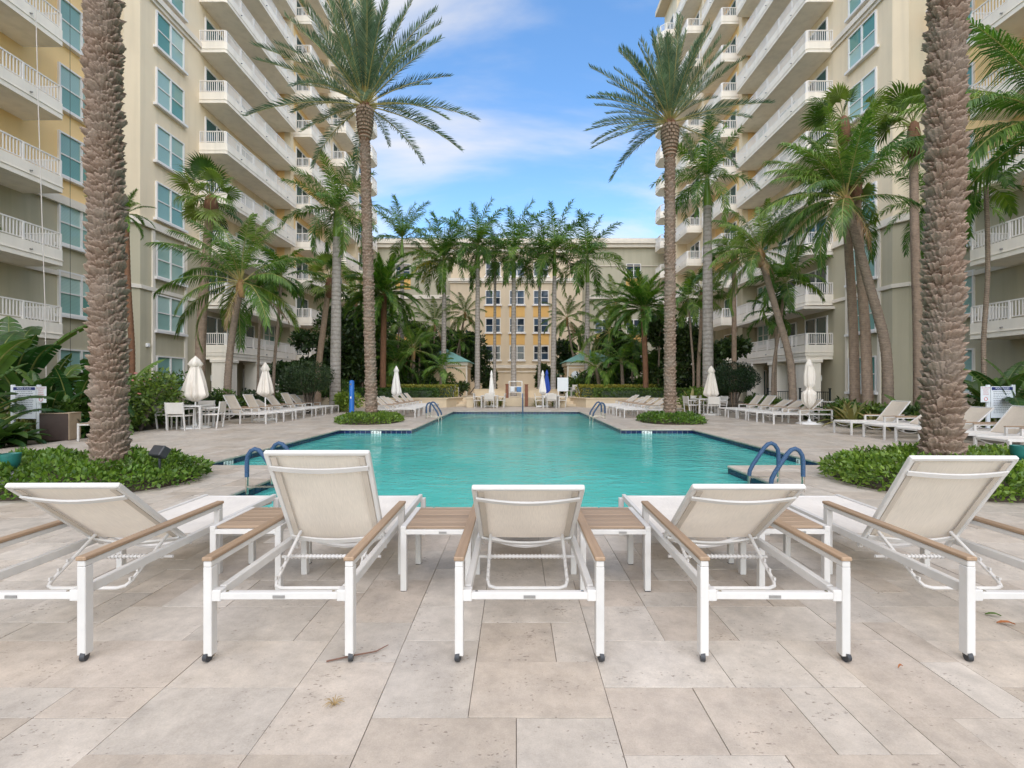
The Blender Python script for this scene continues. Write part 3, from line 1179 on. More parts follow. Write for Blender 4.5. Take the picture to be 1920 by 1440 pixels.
LG['foot_bar'] = mesh_of(_foot, WF, 'foot_bar')


def _curve(m):
    pts = [(x, 1.98, .30 - .06 * math.cos(x / .30 * PI / 2)) for x in np.linspace(-.30, .30, 9)]
    m.tube(pts, .011, 6)
    pts = [(x, .93, .335 - .075 * math.cos(x / .29 * PI / 2)) for x in np.linspace(-.29, .29, 9)]
    m.tube(pts, .016, 6)


LG['sag_bar'] = mesh_of(_curve, WF, 'sag_bar', 40)


def _ratchet(m):
    m.tube([(-.315, .68, .275), (.315, .68, .275)], .010, 8)
    for i in range(22):
        x = -.25 + i * .5 / 21
        m.tube([(x - .006, .68, .275), (x + .006, .68, .275)], .0145, 8)


LG['ratchet'] = mesh_of(_ratchet, WF, 'ratchet_bar', 40)


def _seat(m):
    nx_, ny_ = 12, 20
    V, F = [], []
    for j in range(ny_ + 1):
        for i in range(nx_ + 1):
            x = -.295 + .59 * i / nx_
            y = .90 + 1.09 * j / ny_
            z = .358 - .022 * math.cos(x / .295 * PI / 2) * (math.sin(PI * min(1, max(0, j / ny_))) * .7 + .3)
            V.append((x, y, z))
    for j in range(ny_):
        for i in range(nx_):
            a = j * (nx_ + 1) + i
            F.append((a, a + 1, a + nx_ + 2, a + nx_ + 1))
    m.add(V, F)


LG['seat'] = mesh_of(_seat, M['sling_seat'], 'seat_sling', 60)
BL, BW = 0.70, 0.295  # back length, half width


def _bframe(m):
    for s in (-1, 1):
        m.bar((s * BW, -.10, 0), (s * (BW + .004), BL, 0), .028, .03, up=(0, 0, 1), b=.004)
    m.bar((-BW - .017, BL, 0), (BW + .017, BL, 0), .028, .03, b=.006)


LG['back_frame'] = mesh_of(_bframe, WF, 'backrest')


def _bbar(y, bow):
    def f(m):
        xs = np.linspace(-BW, BW, 15)
        V, F = [], []
        for v in xs:
            z = .020 + bow * math.cos(v / BW * PI / 2)
            V += [(v, y - .015, z - .006), (v, y + .015, z - .006), (v, y + .015, z + .006), (v, y - .015, z + .006)]
        for q in range(len(xs) - 1):
            for c in range(4):
                F.append((q * 4 + c, q * 4 + (c + 1) % 4, q * 4 + 4 + (c + 1) % 4, q * 4 + 4 + c))
        F += [(3, 2, 1, 0), tuple(len(V) - 4 + c for c in range(4))]
        m.add(V, F)
    return f


LG['back_bar'] = mesh_of(_bbar(BL - .10, .028), WF, 'back_bar', 40)
LG['back_bar_low'] = mesh_of(_bbar(.02, .034), WF, 'back_bar', 40)


def _bsling(m):
    nx_, ny_ = 12, 14
    V, F = [], []
    for j in range(ny_ + 1):
        for i in range(nx_ + 1):
            x = -.288 + .576 * i / nx_
            y = -.02 + (BL + .015) * j / ny_
            z = -.008 + .020 * math.cos(x / .288 * PI / 2) * math.sin(PI * (.12 + .8 * j / ny_))
            V.append((x, y, z))
    for j in range(ny_):
        for i in range(nx_):
            a = j * (nx_ + 1) + i
            F.append((a, a + 1, a + nx_ + 2, a + nx_ + 1))
    m.add(V, F)


LG['back_sling'] = mesh_of(_bsling, M['sling'], 'back_sling', 60)


def _hem(m):
    m.box((0, BL / 2 - .01, -.006), (.034, BL - .03, .004))


LG['hem'] = mesh_of(_hem, M['sling_hem'], 'sling_hem')
STAY = {}


def stay_mesh(ang):
    k = round(ang)
    if k not in STAY:
        a = R(ang)
        ax, az = HY - .07 * math.cos(a), HZ + .07 * math.sin(a) - .015
        by, bz = HY - .40, .19
        mb = MB()
        w = .235
        A, B = Vector((0, ax, az)), Vector((0, by, bz))
        cpts = []
        for s in (-1, 1):
            X = Vector((s * w, 0, 0))
            d = (B - A).normalized()
            seg = [A + X, A + X + (B - A) * .5, B + X - d * .05, B + X - d * .015 - Vector((s * .012, 0, 0)), B + Vector((s * (w - .05), 0, 0))]
            cpts.append(seg)
        mb.tube(cpts[0] + cpts[1][::-1], .0105, 8)
        for s in (-1, 1):
            for q in (.55, .72, .88):
                p = A + (B - A) * q + Vector((s * w, 0, 0))
                mb.box(p + Vector((0, -.004, .016)), (.012, .02, .018))
        STAY[k] = mb.mesh('stay', WF, 40)
    return STAY[k]


def lounger(label, group, loc, rz, ang, detail=True):
    t = thing('sun_lounger', label, 'sun lounger', loc, rz, group)
    for s in (-1, 1):
        l = ob('leg', LG['leg_head'], t, (s * LW, 0, 0))
        if detail:
            fk = ob('wheel', LG['wheel'], l, (s * .006, -.012, .024), (0, 0, R(12 * s)))
            ob('caster_fork', LG['fork'], l, (s * -.004, 0, 0))
        ob('leg', LG['leg_mid'], t, (s * LW, 1.10, 0))
        ob('leg', LG['leg_foot'], t, (s * (LW - .01), 2.0, 0))
        a = ob('arm', LG['arm'], t, (s * LW, 0, 0))
        ob('arm_cap', LG['arm_cap'], a)
        ob('side_rail', LG['rail'], t, (s * .312, 0, 0))
    c = ob('crossbar', LG['crossbar'], t)
    if detail:
        ob('maker_plate', LG['plate'], c)
        for s in (-1, 1):
            ob('screw_cap', LG['screw'], c, (s * .265, 0, 0))
        ob('ratchet_bar', LG['ratchet'], t)
    ob('foot_bar', LG['foot_bar'], t)
    ob('sag_bar', LG['sag_bar'], t)
    ob('seat_sling', LG['seat'], t)
    # the back leans towards the head: local +y of the back runs up the back
    br = ob('backrest', LG['back_frame'], t, (0, HY, HZ), (0, 0, 0))
    # y axis -> (0,-cos,sin), x stays: rotation about x by (180-ang)
    br.rotation_euler = (R(180 - ang), 0, 0)
    # flip so that the hollow side faces the sitter
    ob('back_sling', LG['back_sling'], br, (0, 0, 0), (0, 0, 0))
    ob('back_bar', LG['back_bar'], br)
    ob('back_bar', LG['back_bar_low'], br)
    for s in (-1, 1):
        ob('sling_hem', LG['hem'], br, (s * .262, 0, .018))
    ob('stay', stay_mesh(ang), t)
    return t


FRONT = [(-2.51, 2.42, 40, 0.6, 'white lounger with back half raised beside the hedge with dark floodlight'),
         (-1.18, 2.42, 60, 0.3, 'white lounger with the steepest raised back, fallen twig at its wheel'),
         (0.066, 2.42, 39, 0.0, 'white lounger with half raised back between two slatted tables, facing straight up the pool'),
         (1.285, 2.42, 39.4, -0.4, 'white lounger with half raised back before the paired blue ladder rails'),
         (2.61, 2.42, 56, -0.6, 'white lounger with well raised back before the rough palm trunk and fallen orange leaf')]
for x, y, a, rz, lab in FRONT:
    lounger(lab, 'loungers lined up along the near pool edge', (x, y, 0), R(rz), a)

# ---- side tables between the loungers
sl = MB(); sl.box((0, 0, 0), (.405, .088, .018), b=.003)
slat_me = sl.mesh('slat', M['wood_slat'])


def side_table(loc, rz, label, group, w=.47, d=.52, h=.43, slats=5):
    t = thing('side_table', label, 'side table', loc, rz, group)
    for sx in (-1, 1):
        for sy in (-1, 1):
            mb = MB(); mb.box((0, 0, (h - .035) / 2 + .004), (.04, .04, h - .035), b=.003)
            l = ob('leg', mb.mesh('leg', WF), t, (sx * (w / 2 - .02), sy * (d / 2 - .02), 0))
            mb = MB(); mb.box((0, 0, .003), (.036, .036, .006))
            ob('glide', mb.mesh('glide', M['dark_plastic']), l)
    mb = MB()
    for sy in (-1, 1):
        mb.bar((-w / 2 + .035, sy * (d / 2 - .012), h - .035), (w / 2 - .035, sy * (d / 2 - .012), h - .035), .022, .03, b=.002)
    for sx in (-1, 1):
        mb.bar((sx * (w / 2 - .018), -d / 2, h - .016), (sx * (w / 2 - .018), d / 2, h - .016), .036, .036, b=.003)
    ob('frame', mb.mesh('frame', WF), t)
    for k in range(slats):
        y = -d / 2 + .012 + (d - .024) * (k + .5) / slats
        s_ = ob('slat', slat_me, t, (0, y, h - .008), (0, 0, 0))
        s_.scale = ((w - .075) / .405, (d - .024) / slats / .0975, 1)
    mb = MB(); mb.box((w * .1, -d / 2 - .003, h - .036), (.05, .004, .012))
    ob('maker_plate', mb.mesh('maker_plate', M['plate_grey']), t)
    return t


TG = 'slatted side tables between the near loungers'
side_table((-1.81, 3.48, 0), R(1), 'white side table with brown slats between hedge lounger and steeply raised lounger', TG)
side_table((-0.535, 3.47, 0), 0, 'white side table with brown slats between steeply raised lounger and the one facing straight up', TG)
side_table((0.66, 3.47, 0), 0, 'white side table with brown slats between the straight facing lounger and paired rail lounger', TG)
side_table((1.86, 3.48, 0), R(-1), 'white side table with brown slats behind the lounger in front of the paired blue rails', TG)

# ---- background rows: one label for each row (only the place in the row tells them apart)
proto = {}


def row_lounger(label, group, loc, rz, ang):
    k = round(ang)
    if k not in proto:
        proto[k] = reg(lounger(label, group, loc, rz, ang, False))
        return proto[k]
    c = copy_tree(proto[k])
    c.location = loc
    c.rotation_euler = (0, 0, rz)
    c['label'] = label
    c['group'] = group
    return c


# rows: (foot x, list of y, facing sign, label, angles)
def row(xhead, ys, s, label, group, angs):
    """s=+1: heads at -x side, feet pointing +x"""
    for i, y in enumerate(ys):
        row_lounger(label, group, (xhead + random.uniform(-.06, .06), y, 0), R(-90 * s + random.uniform(-3, 3)), angs[i % len(angs)])


row(-10.55, [17.05 + i * 1.0 for i in range(7)], 1, 'white sling lounger in the row beside the blue shower post',
    'loungers in the row by the blue shower post', [62, 62, 34, 50, 62, 50, 42])
row(10.75, [16.9, 17.8, 18.8, 19.7, 20.7], -1, 'white sling lounger in the row beside the umbrella bound at its waist',
    'loungers in the row by the waist-bound umbrella', [42, 34, 34, 50, 50])
row(11.05, [9.1, 10.15, 11.25, 12.35, 13.4], -1, 'white sling lounger in the row before the pool rules board with red print',
    'loungers in the row by the red printed sign', [50, 50, 42, 34, 50])
row(-6.15, [20.2, 21.2, 22.2, 23.2, 24.2, 25.2], 1, 'white sling lounger in the row by the slim white umbrella and planter hedge',
    'loungers between palm bed and planter, slim umbrella row', [42, 42, 34, 42, 50, 50])
row(6.3, [20.0, 21.0, 22.0, 23.0, 24.0, 25.0], -1, 'white sling lounger in the row behind the palm bed facing the clock pavilion side',
    'loungers between palm bed and planter, clock pavilion row', [34, 34, 42, 34, 42, 34])

# ---- dining chairs and tables
CHM = {}
CHM['leg'] = mesh_of(lambda m: m.box((0, 0, .22), (.035, .035, .44)), WF, 'leg')
CHM['rear'] = mesh_of(lambda m: m.bar((0, 0, 0), (0, .10, .84), .035, .035), WF, 'leg')
CHM['seat'] = mesh_of(lambda m: m.box((0, 0, .43), (.50, .46, .03), b=.006), M['sling_seat'], 'seat')
CHM['back'] = mesh_of(lambda m: m.box((0, .275, .66), (.48, .022, .34), b=.006, rot=Matrix.Rotation(R(-8), 3, 'X')), M['sling_seat'], 'backrest')
CHM['arm'] = mesh_of(lambda m: (m.bar((0, -.22, .64), (0, .27, .64), .04, .025), m.bar((0, -.21, .43), (0, -.21, .63), .03, .03)), WF, 'arm')


def dining_chair(label, group, loc, rz):
    t = thing('dining_chair', label, 'chair', loc, rz, group)
    for s in (-1, 1):
        ob('leg', CHM['leg'], t, (s * .25, -.21, 0))
        ob('leg', CHM['rear'], t, (s * .25, .20, 0))
        ob('arm', CHM['arm'], t, (s * .26, 0, 0))
    ob('seat', CHM['seat'], t)
    ob('backrest', CHM['back'], t)
    return t


def dining_table(label, loc, rz, w=1.0, d=.95, h=.72, group=None):
    t = thing('dining_table', label, 'table', loc, rz, group)
    for sx in (-1, 1):
        for sy in (-1, 1):
            mb = MB(); mb.box((0, 0, h / 2 - .02), (.06, .06, h - .04), b=.004)
            ob('leg', mb.mesh('leg', WF), t, (sx * (w / 2 - .04), sy * (d / 2 - .04), 0))
    mb = MB(); mb.box((0, 0, h - .02), (w, d, .04), b=.005)
    ob('tabletop', mb.mesh('tabletop', WF), t)
    return t


def dining_set(x, y, rz, name, group, chairs=4, z=0.0):
    dining_table('white square dining table ' + name, (x, y, z), rz)
    offs = [(-.62, .0, 90), (.62, .0, -90), (0, -.6, 180), (0, .62, 0)]
    for k in range(chairs):
        dx, dy, r = offs[k]
        c, s = math.cos(rz), math.sin(rz)
        dining_chair('white sling dining armchair ' + name, group, (x + dx * c - dy * s, y + dx * s + dy * c, z), rz + R(r + random.uniform(-6, 6)))


dining_set(-10.15, 15.1, R(8), 'under the broad beige umbrella by flowering shrubs', 'dining chairs under the broad beige umbrella')
dining_set(8.55, 21.9, R(4), 'under the beige umbrella beside the round clipped tree', 'dining chairs by the round clipped tree')
dining_set(-1.55, 28.2, 0, 'on the deck under the step wall beside the short brown post', 'dining chairs by the short brown post')
dining_set(2.0, 28.2, 0, 'on the deck under the step wall beside the tall brown post', 'dining chairs by the tall brown post')
dining_chair('white dining armchair alone on the upper terrace beside the yellowish hedge end, pavilion without clock', None, (-4.0, 31.6, .5), R(90))
dining_chair('white dining armchair alone on the upper terrace beside the yellowish hedge end, clock pavilion', None, (3.6, 31.6, .5), R(-60))


# ---- closed umbrellas
def umbrella(x, y, label, group=None, H=2.2, cl=1.45, r=.24, mat='umbrella_cloth', z=0.0, waist=False, base=True, seed=0, lean=0.0):
    t = thing('closed_umbrella', label, 'umbrella', (x, y, z), random.uniform(0, 3), group)
    rr = random.Random(seed)
    if base:
        mb = MB(); mb.lathe([(.42, 0.0), (.42, .03), (.34, .065), (.08, .08), (.05, .12), (.05, .16)], 24)
        ob('base', mb.mesh('base', M['white_metal'], 40), t)
    mb = MB(); mb.tube([(0, 0, .06), (0, 0, H - .05)], .024, 8)
    ob('pole', mb.mesh('pole', M['white_metal'], 40), t)
    z0 = H - cl - .12
    prof = []
    for i in range(19):
        q = i / 18
        zz = H - .22 - (H - .22 - z0) * q
        rad = r * (.28 + .72 * q ** .8)
        if waist:
            rad = r * (.50 + .10 * math.sin(q * 2.3 * PI) ** 2 + .16 * q)
            if abs(q - .52) < .06:
                rad *= .55
        if q > .86:
            rad *= 1 - (q - .86) / .14 * .85
        prof.append((rad, zz))
    ph = rr.uniform(0, 6)

    def fold(th, q):
        a = .24 * math.cos(8 * th + ph) + .09 * math.sin(3 * th + 5 * q + ph) + .05 * math.sin(13 * th)
        return 1 + a * (.45 + .55 * q)
    mb = MB(); mb.lathe(prof[::-1], 48, fold=lambda th, q: fold(th, 1 - q))
    ob('canopy', mb.mesh('canopy', M[mat], 70), t)
    mb = MB(); mb.lathe([(.02, H - .40), (r * .34, H - .30), (r * .52, H - .20), (r * .30, H - .06), (.03, H + .03), (.012, H + .06)], 32,
                        fold=lambda th, q: 1 + .12 * math.cos(4 * th + ph))
    ob('vent_cap', mb.mesh('vent_cap', M[mat], 70), t)
    t.rotation_euler.y = lean
    return t


umbrella(-10.05, 15.15, 'broad beige closed umbrella standing through the dining table by flowering shrubs', H=2.2, cl=1.25, r=.37, seed=1)
umbrella(-9.6, 18.5, 'beige closed umbrella among the loungers by the white columns, white base', H=2.15, cl=1.15, r=.29, seed=2)
umbrella(-6.5, 26.2, 'slim white closed umbrella standing before the planter hedge', H=2.3, cl=1.5, r=.26, mat='umbrella_white', seed=3)
umbrella(10.15, 16.75, 'closed umbrella bound at its waist, on round white base', H=2.2, cl=1.55, r=.27, waist=True, seed=4)
umbrella(8.75, 21.7, 'beige closed umbrella over the dining set beside the round clipped tree', H=2.15, cl=1.3, r=.32, seed=5)
umbrella(-1.5, 29.3, 'narrow white closed umbrella above the dining set near the short brown post', H=2.15, cl=1.4, r=.17, mat='umbrella_white', seed=6)
umbrella(1.6, 29.3, 'white closed umbrella beside the blue one', H=2.15, cl=1.3, r=.21, mat='umbrella_white', seed=7)
umbrella(2.0, 31.6, 'blue closed umbrella on the upper terrace', H=1.75, cl=1.35, r=.22, mat='umbrella_blue', z=.5, seed=8)

# ================================================================== BUILDINGS
WIN = {}


def window_meshes(w, h, cols, rows, sill):
    k = (w, h, cols, rows, sill)
    if k in WIN:
        return WIN[k]
    ft, fd = .075, .10
    mb = MB()
    for s in (-1, 1):
        mb.box((s * (w / 2 - ft / 2), -.02, h / 2), (ft, fd, h))
    for z in (ft / 2, h - ft / 2):
        mb.box((0, -.018, z), (w - 2 * ft, fd, ft))
    for c in range(1, cols):
        mb.box((-w / 2 + w * c / cols, -.02, h / 2), (.09, .09, h - 2 * ft))
    for r in range(1, rows):
        mb.box((0, -.012, h * r / rows), (w - 2 * ft, .07, .06))
    if sill:
        mb.box((0, -.07, -.07), (w + .3, .24, .13))
    fr = mb.mesh('window', M['window_white'])
    pw, ph = w / cols - .06, h / rows - .04
    mb = MB(); mb.box((0, 0, 0), (pw, .02, ph))
    WIN[k] = (fr, pw, ph, {})
    return WIN[k]


def window(parent, x, y, z, rz, w, h, cols=2, rows=2, sill=True, glass='glass_teal', name='window'):
    """z = bottom of the opening; the wall's outside is local -y"""
    fr, pw, ph, panes = window_meshes(w, h, cols, rows, sill)
    o = ob(name, fr, parent, (x, y, z), (0, 0, rz))
    if glass not in panes:
        mb = MB(); mb.box((0, 0, 0), (pw, .02, ph))
        panes[glass] = mb.mesh('pane', M[glass])
    for c in range(cols):
        for r in range(rows):
            ob('pane', panes[glass], o, (-w / 2 + w * (c + .5) / cols, .0 + .012 * r, h * (r + .5) / rows))
    return o


BAL = {}


def balcony_meshes(L, d, ch):
    """solid tray + railing; local x along wall 0..L, y from 0 (wall) to -d (front); z=0 soffit"""
    k = (round(L, 2), round(d, 2), ch)
    if k in BAL:
        return BAL[k]
    poly = [(0, 0), (0, -d + ch), (ch, -d), (L - ch, -d), (L, -d + ch), (L, 0)]
    t = .14
    inner = [(t, 0), (t, -d + ch + t * .4), (ch + t * .4, -d + t), (L - ch - t * .4, -d + t), (L - t, -d + ch + t * .4), (L - t, 0)]
    mb = MB()
    mb.prism(poly[::-1], 0, .24)
    for i in range(5):
        a, b_, c, e = poly[i], poly[i + 1], inner[i + 1], inner[i]
        mb.prism([a, b_, c, e], .24, .66)
    mb.prism([(-.025, 0), (-.025, -d + ch - .02), (ch - .02, -d - .025), (L - ch + .02, -d - .025), (L + .025, -d + ch - .02), (L + .025, 0)][::-1], .20, .235)
    tray = mb.mesh('balcony', M['balcony_cream'])
    rb = MB()
    mid = [((a[0] + b_[0]) / 2, (a[1] + b_[1]) / 2) for a, b_ in zip(poly, inner)]
    for i in range(5):
        a, b_ = Vector((*mid[i], 0)), Vector((*mid[i + 1], 0))
        ln = (b_ - a).length
        rb.bar(a + Vector((0, 0, 1.36)), b_ + Vector((0, 0, 1.36)), .06, .05)
        rb.bar(a + Vector((0, 0, .74)), b_ + Vector((0, 0, .74)), .04, .035)
        kb = max(1, int(ln / .125))
        for q in range(1, kb):
            p = a + (b_ - a) * (q / kb)
            rb.box((p.x, p.y, 1.05), (.032, .032, .60))
        kp = max(1, round(ln / 1.5))
        for q in range(kp + (1 if i == 4 else 0)):
            p = a + (b_ - a) * (q / kp)
            rb.box((p.x, p.y, 1.0), (.075, .075, .70))
    rail = rb.mesh('railing', M['rail_white'])
    sp = MB()
    for q in range(max(1, int(L / 2.4))):
        x = (q + .5) * L / max(1, int(L / 2.4))
        sp.tube([(x, -d + .02, .36), (x, -d - .09, .34)], .03, 8)
    spout = sp.mesh('drain_spout', M['plate_grey'])
    BAL[k] = (tray, rail, spout)
    return BAL[k]


def tower(s, label):
    """s = -1 / +1: which side of the court. X is distance from the court's axis."""
    t = thing('apartment_tower', label, 'building', (s * 19.2, 30, 0))
    ox, oy = s * 19.2, 30
    rz = R(90) if s < 0 else R(-90)
    ROOF = 41.5

    def L(x, y):
        return (s * x - ox, y - oy)

    def wallbox(mb, x0, x1, y0, y1, z0, z1):
        a, b_ = L(x0, y0), L(x1, y1)
        mb.box(((a[0] + b_[0]) / 2, (a[1] + b_[1]) / 2, (z0 + z1) / 2), (abs(b_[0] - a[0]), abs(b_[1] - a[1]), z1 - z0))

    def poly(pts):
        q = [L(*p) for p in pts]
        return q if s > 0 else q[::-1]
    SPL = 9.7
    near = poly([(20.7, -8), (32, -8), (32, 24.2), (20.7, 24.2)])
    bay = poly([(20.7, 24.2), (32, 24.2), (32, 38.9), (19.25, 38.9), (19.25, 24.75), (19.65, 24.2)])
    j2 = poly([(18.2, 38.9), (32, 38.9), (32, 44.2), (18.2, 44.2)])
    j3 = poly([(17.2, 44.2), (32, 44.2), (32, 48.8), (17.2, 48.8)])
    j4 = poly([(16.2, 48.8), (32, 48.8), (32, 52.8), (16.2, 52.8)])
    lo, up, ye = MB(), MB(), MB()
    lo.prism(near, -.1, SPL); lo.prism(bay, -.1, SPL)
    for p in (j2, j3, j4):
        lo.prism(p, -.1, SPL)
    ob('lower_wall', lo.mesh('lower_wall', M['stucco_olive']), t)
    ye.prism(near, SPL, ROOF - 6); ye.prism(j2, SPL, ROOF)
    ob('yellow_wall', ye.mesh('yellow_wall', M['stucco_yellow']), t)
    up.prism(bay, SPL, ROOF); up.prism(j3, SPL, ROOF); up.prism(j4, SPL, ROOF)
    # strips of wall between the balcony stacks
    wallbox(up, 18.12, 18.6, 38.82, 39.35, SPL, ROOF)
    wallbox(up, 17.12, 17.6, 44.12, 44.6, SPL, ROOF)
    ob('upper_wall', up.mesh('upper_wall', M['stucco_tan']), t)
    # cornices and belts (each a little proud of the wall)
    for z0, z1, pr in ((9.55, 9.75, .16), (9.75, 9.95, .10), (6.28, 6.48, .09), (21.55, 21.75, .10), (21.75, 22.05, .20), (30.7, 31.0, .15), (ROOF - .4, ROOF, .3)):
        segs = [[(20.7, 24.2 - pr), (20.7, 24.3), (19.7, 24.3), (19.3, 24.8), (19.3, 29.4), (19.25 - pr, 29.4), (19.25 - pr, 24.72), (19.65 - pr * .7, 24.2 - pr)],
                [(19.25 - pr, 36.9), (19.3, 36.9), (19.3, 38.9), (19.25 - pr, 38.9)]]
        if z0 < ROOF - 8:
            segs.append([(20.7 - pr, -8), (20.75, -8), (20.75, 24.2 - pr), (20.7 - pr, 24.2 - pr)])
        for sg in segs:
            co = MB(); co.prism(poly(sg), z0, z1)
            ob('cornice', co.mesh('cornice', M['trim_white']), t)
    rf = MB()
    rf.prism(poly([(15.2, 47), (33, 47), (33, 52.9), (15.2, 52.9)]), ROOF, ROOF + .5)
    rf.prism(poly([(17.0, 23.6), (33, 23.6), (33, 46.99), (17.0, 46.99)]), ROOF, ROOF + .45)
    ob('roof_slab', rf.mesh('roof_slab', M['stucco_cream']), t)
    # bay windows with side strips on the olive storeys
    st = MB()
    xw = 19.25
    yc = 26.85
    for yy in (yc - 1.25, yc + 1.25):
        a = L(xw - .04, yy)
        st.box((a[0], a[1], 3.27), (.09, .18, 6.0))
        st.box((a[0], a[1], 8.0), (.09, .18, 3.05))
    ob('pilaster_strip', st.mesh('pilaster_strip', M['trim_white']), t)
    zs = [.95, 4.25, 7.1] + [10.25 + 3.05 * k for k in range(9)]
    for z in zs:
        a = L(xw - .03, yc)
        window(t, a[0], a[1], z, rz, 2.15, 1.95)
    # near recess: windows and balconies
    for z in [1.0, 4.55, 7.75] + [10.85 + 3.07 * k for k in range(6)]:
        a = L(20.67, 22.95)
        window(t, a[0], a[1], z, rz, 2.3, 2.0)
    for k in range(8):
        z = 3.24 + 3.07 * k
        tray, rail, spout = balcony_meshes(14.0, 1.7, .05)
        if s < 0:
            a = L(20.7, 6.3); r_ = R(90)
        else:
            a = L(20.7, 20.3); r_ = R(-90)
        b_ = ob('balcony', tray, t, (a[0], a[1], z), (0, 0, r_))
        ob('railing', rail, b_)
        ob('drain_spout', spout, b_)
        for yd in (11.2, 16.8):
            a2 = L(20.67, yd)
            window(t, a2[0], a2[1], z + .3, rz, 2.6, 2.2, 2, 1, False, 'glass_door', 'balcony_door')
    # balcony stacks
    stacks = [(19.25, 29.35, 9.35, 1.65, .1, 0, 12, (31.0, 34.3)),
              (18.2, 39.4, 4.3, 1.5, .1, 0, 12, (41.0,)),
              (17.2, 44.65, 3.7, 1.45, .1, 0, 12, (46.4,)),
              (16.2, 49.3, 2.7, 1.4, .5, 0, 12, (50.7,))]
    for (xw_, y0, ln, d, ch, k0, k1, doors) in stacks:
        for k in range(k0, k1):
            z = 3.10 + 3.07 * k
            tray, rail, spout = balcony_meshes(ln, d, ch)
            a = L(xw_, y0 if s < 0 else y0 + ln)
            b_ = ob('balcony', tray, t, (a[0], a[1], z), (0, 0, rz))
            ob('railing', rail, b_)
            ob('drain_spout', spout, b_)
            for yd in doors:
                a2 = L(xw_ - .02, yd)
                window(t, a2[0], a2[1], z + .28, rz, 2.3, 2.25, 2, 1, False, 'glass_door', 'balcony_door')
    for k in range(12):
        a = L(19.23, 37.6)
        window(t, a[0], a[1], 4.35 + 3.07 * k, rz, 1.7, 1.6, 2, 2, True)
    # ground floor colonnade under the long balcony
    for yy, wd in ((30.0, 1.25), (33.4, .9), (36.6, .9), (39.8, .9)):
        a = L(18.1, yy)
        mb = MB(); mb.box((0, 0, 1.35), (.85, wd, 2.7), b=.02); mb.box((0, 0, 2.78), (1.0, wd + .14, .20), b=.02); mb.box((0, 0, .12), (.95, wd + .1, .24), b=.02)
        ob('column', mb.mesh('column', M['balcony_cream']), t, (a[0], a[1], 0))
    mb = MB()
    mb.prism(poly([(17.62, 29.4), (19.25, 29.4), (19.25, 41), (17.62, 41)]), 2.88, 3.098)
    ob('lintel', mb.mesh('lintel', M['balcony_cream']), t)
    mb = MB()
    mb.prism(poly([(17.35, 29.2), (19.3, 29.2), (19.3, 38.9), (17.35, 38.9)]), 5.93, 6.08)
    ob('canopy_slab', mb.mesh('canopy_slab', M['trim_white']), t)
    for yd in (31.9, 35.1, 38.2):
        a2 = L(19.2, yd)
        window(t, a2[0], a2[1], .05, rz, 2.2, 2.4, 2, 1, False, 'glass_door', 'terrace_door')
    # small things fixed to the wall
    mb = MB(); mb.box((0, 0, 0), (.18, .42, .38), b=.03)
    a = L(19.15, 30.6)
    ob('meter_box', mb.mesh('meter_box', M['white_metal']), t, (a[0], a[1], 1.75))
    mb = MB(); mb.box((0, 0, 0), (.14, .2, .2), b=.03)
    a = L(19.2, 25.2)
    ob('wall_light', mb.mesh('wall_light', M['white_metal']), t, (a[0], a[1], 3.4))
    return t


tower(-1, 'beige apartment tower with a hanging rope before its yellow balconied wall')
tower(1, 'beige apartment tower with white balconies above the loungers by the red printed sign')

# ---- block at the end of the court
BY = 53.0
t = thing('apartment_block', 'five storey pale block with orange panels behind the row of royal palms', 'building', (0, BY, 0))
mb = MB(); mb.box((0.5, 6, 8.4), (34.5, 12, 17.0)); ob('wall', mb.mesh('wall', M['stucco_sage']), t)
mb = MB(); mb.box((0, -.45, 6.25), (14.2, 1.1, 12.7)); mb.box((0, -.30, 14.3), (14.2, .9, 3.2)); ob('centre_wall', mb.mesh('centre_wall', M['stucco_cream']), t)
mb = MB()
mb.box((.5, -.12, 16.45), (34.8, .6, .35)); mb.box((.5, -.2, 16.78), (34.9, .9, .28)); mb.box((.5, -.12, 17.1), (34.7, .5, .3))
mb.box((0, -1.05, 12.55), (14.6, .5, .34)); mb.box((0, -1.02, 12.28), (14.4, .3, .14))
mb.box((0, -1.05, 3.25), (14.5, .35, .35)); mb.box((0, -1.02, 2.7), (14.4, .2, .12))
for sx in (-1, 1):
    mb.box((sx * 12.1 + .3, -.08, 10.9), (9.5, .25, .40))
    mb.box((sx * 12.1 + .3, -.06, 14.3), (9.5, .12, .06))
mb.box((0, -.80, 15.7), (14.5, .3, .3))
ob('cornice', mb.mesh('cornice', M['trim_white']), t)
for c in range(3):
    x = -2.5 + 2.58 * c
    for z in (3.95, 6.9, 9.9):
        window(t, x, -1.02, z, 0, 1.62, 1.55, 2, 2, True, 'glass_back')
    window(t, x, -.78, 13.0, 0, 1.62, 1.55, 2, 2, True, 'glass_back')
    for z in (5.62, 8.6):
        mb = MB(); mb.box((0, 0, .58), (1.66, .06, 1.16)); ob('spandrel_panel', mb.mesh('spandrel_panel', M['panel_orange']), t, (x, -1.015, z))
for x in (12.85, -12.4, 9.4):
    for z in (3.95, 6.9, 13.0):
        if x == 9.4 and z == 13.0:
            continue
        window(t, x, -.02, z, 0, 1.62, 1.55, 2, 2, False, 'glass_back')
        mb = MB(); mb.box((0, 0, .58), (1.66, .06, 1.16)); ob('spandrel_panel', mb.mesh('spandrel_panel', M['panel_orange']), t, (x, -.01, z - 1.25))
mb = MB()
mb.tube([(8.4, 1, 16.9), (8.4, 1, 17.9)], .05, 6); mb.bar((7.6, 1, 17.7), (9.2, 1, 17.7), .08, .08)
for x in (7.6, 8.4, 9.2):
    mb.box((x, 1, 17.75), (.35, .25, .2))
ob('roof_camera', mb.mesh('roof_camera', M['dark_plastic']), t)
